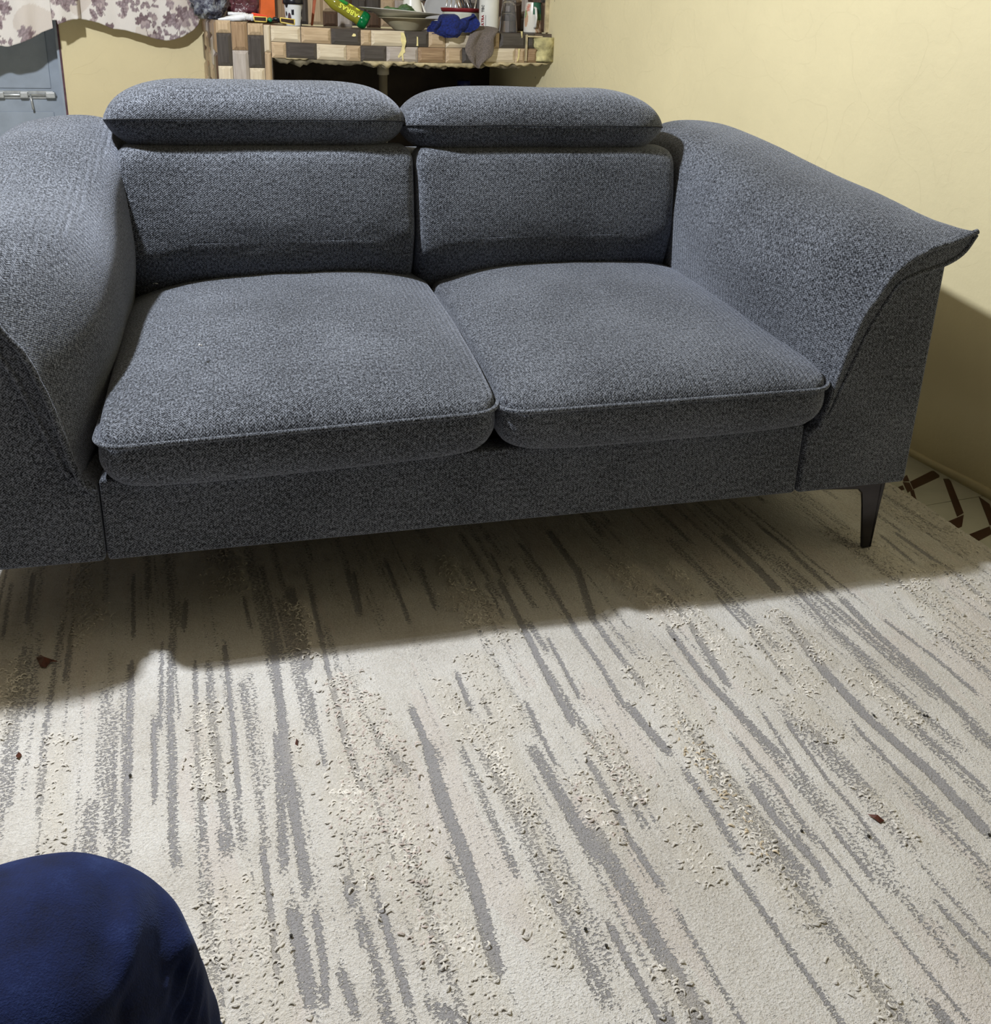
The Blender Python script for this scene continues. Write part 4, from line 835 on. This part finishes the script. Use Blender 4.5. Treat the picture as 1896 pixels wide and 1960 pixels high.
# ================================================================ THE PHOTOGRAPHER'S LEGS
M_jean,t,b=newmat('dark_denim',.85,.2)
v1=mapping(t,(1,1,1)); f1=noi(t,v1,28,5,.65); f2=noi(t,v1,900,2,.6); f=math_(t,'ADD',math_(t,'MULTIPLY',f1,.7),math_(t,'MULTIPLY',f2,.3))
t.links.new(ramp(t,f,[(.35,(.0012,.004,.026,1)),(.55,(.003,.010,.062,1)),(.72,(.016,.032,.12,1))]),b.inputs['Base Color']); b.inputs['Sheen Weight'].default_value=.12; b.inputs['Sheen Tint'].default_value=(.3,.4,.8,1); bump(t,b,f,.0015)
KN=Vector((-.066,.430,.500)); 
FC=Vector(on(385,1925,2,.475)); FC2=Vector(on(250,1780,2,.54))
def uv_of(p):
    c=R.T@(np.array(p)-CAM); return (PX+F*c[0]/c[2],PY+F*c[1]/c[2]) if c[2]>.1 else (-999,-999)
CREASES=[([(222,1700),(214,1760),(212,1860)],-.0065,16),([(238,1705),(238,1860)],.004,18),([(318,1690),(340,1760),(354,1826)],.005,11),([(300,1700),(318,1780),(322,1850)],-.004,14),
 ([(288,1872),(304,1840),(330,1826),(358,1830)],.0055,8),([(296,1880),(314,1850),(352,1842),(360,1870),(352,1960)],-.009,11),([(364,1842),(382,1842),(394,1856)],.005,7),([(372,1856),(384,1860),(376,1960)],-.008,9),([(300,1960),(318,1880)],.005,12),([(230,1960),(280,1900)],-.005,18)]
def crease(p,n):
    f_=-(p-Vector(CAM)).normalized().dot(n)
    if f_<.15: return 0
    u,v=uv_of(p)
    if not(150<u<460 and 1660<v<2050): return 0
    r=0
    for pl,a,w in CREASES:
        dm=1e9
        for (x0,y0),(x1,y1) in zip(pl,pl[1:]):
            t=max(0,min(1,((u-x0)*(x1-x0)+(v-y0)*(y1-y0))/((x1-x0)**2+(y1-y0)**2))); dm=min(dm,math.hypot(u-x0-t*(x1-x0),v-y0-t*(y1-y0)))
        r+=a*math.exp(-(dm/(w*1.55))**2)
    return r*1.15*sm(f_,.15,.6)
def person_mesh():
    bm=bmesh.new(); sk=[]
    pts=[(-.62,-.02,.50,.135),(-.52,.06,.50,.115),(-.36,.24,.50,.100),(-.19,.350,.497,.091),(-.088,.432,.507,.083),(-.072,.442,.465,.080),(-.064,.432,.39,.072),(-.052,.438,.28,.063),(-.04,.44,.16,.055),(-.04,.44,.085,.052),
         (-.80,.10,.49,.100),(-.92,.32,.47,.085),(-.98,.45,.40,.075),(-.98,.46,.25,.065),(-.98,.46,.085,.052),(-.74,-.06,.50,.135),(-.68,-.10,.66,.14),(-.66,-.12,.80,.13)]
    ed=[(0,1),(1,2),(2,3),(3,4),(4,5),(5,6),(6,7),(7,8),(8,9),(0,15),(15,10),(10,11),(11,12),(12,13),(13,14),(0,16),(16,17)]
    m=D.meshes.new('jeans'); m.from_pydata([p[:3] for p in pts],ed,[]); o=D.objects.new('jeans',m); COL.objects.link(o)
    sk=o.modifiers.new('skin','SKIN'); 
    for i,p in enumerate(pts): m.skin_vertices[0].data[i].radius=(p[3],p[3]); m.skin_vertices[0].data[i].use_root=(i==0)
    ss=o.modifiers.new('sub','SUBSURF'); ss.levels=4; ss.render_levels=4
    dg=bpy.context.evaluated_depsgraph_get(); me=D.meshes.new_from_object(o.evaluated_get(dg)); D.objects.remove(o)
    # cloth creases: ridges gathered at the hollow of the knee, soft wrinkles elsewhere
    for v in me.vertices:
        p=v.co.copy(); n=v.normal
        d=(p-Vector((-.03,.36,.43))); w=math.exp(-(d.length/.075)**2)
        ang=math.atan2(d.z,d.x+.001)
        r=.0075*w*math.sin(ang*7+3*nz(p.x,p.y,p.z,9)) + .006*nz(p.x,p.y,p.z,7)+.0035*nz(p.x,p.y,p.z,22)
        w2=math.exp(-((p.x+.10)/.05)**2)*sm(.55-p.z,-.02,.1); r+=-.004*w2*math.sin(p.x*120+p.y*30)
        q=p-FC; w3=math.exp(-(q.length/.052)**2); s3=q.x*.95+q.y*.30+.02*nz(p.x,p.y,p.z,14)
        r+=w3*(.0045*(1-2*abs(math.sin(s3*80+.6))))
        w4=math.exp(-((p-FC2).length/.07)**2); r+=-.0055*w4*max(0,math.sin((p.x*.9-p.y*.35)*75+1.2))**3
        v.co=p+n*(r+crease(p,n))
    me.materials.append(M_jean); me.polygons.foreach_set('use_smooth',[True]*len(me.polygons)); return me
person=thing('person','seated person in dark blue jeans, only one bent knee in view','person',(0,0,0))
o=D.objects.new('jeans',person_mesh()); COL.objects.link(o); o.parent=person; mod(o,'SUBSURF',levels=1,render_levels=1)
M_shoe=simple('dark_shoe',(.03,.03,.035,1),.6,.1,30); M_skin=simple('brown_skin',(.16,.075,.04,1),.6,.1,30)
for x,y in ((-.04,.44),(-.98,.46)):
    rs=[]
    for k in range(13):
        t_=k/12; yy=y-.075+.27*t_; w=.043*(1-(max(0,abs(t_-.5)-.25)/.26)**2.2)**.5 if abs(t_-.5)<.5 else .012; h=.075-.035*sm(t_,.35,.8)
        rs.append([(x+w*math.cos(a)*1.0,yy,RT+.005+h*.5*(1+math.sin(a))*(1 if math.sin(a)>0 else .6)+ (0 if math.sin(a)>0 else .0)) for a in np.linspace(0,2*PI,17)[:-1]])
    rings('shoe',rs,M_shoe,person)
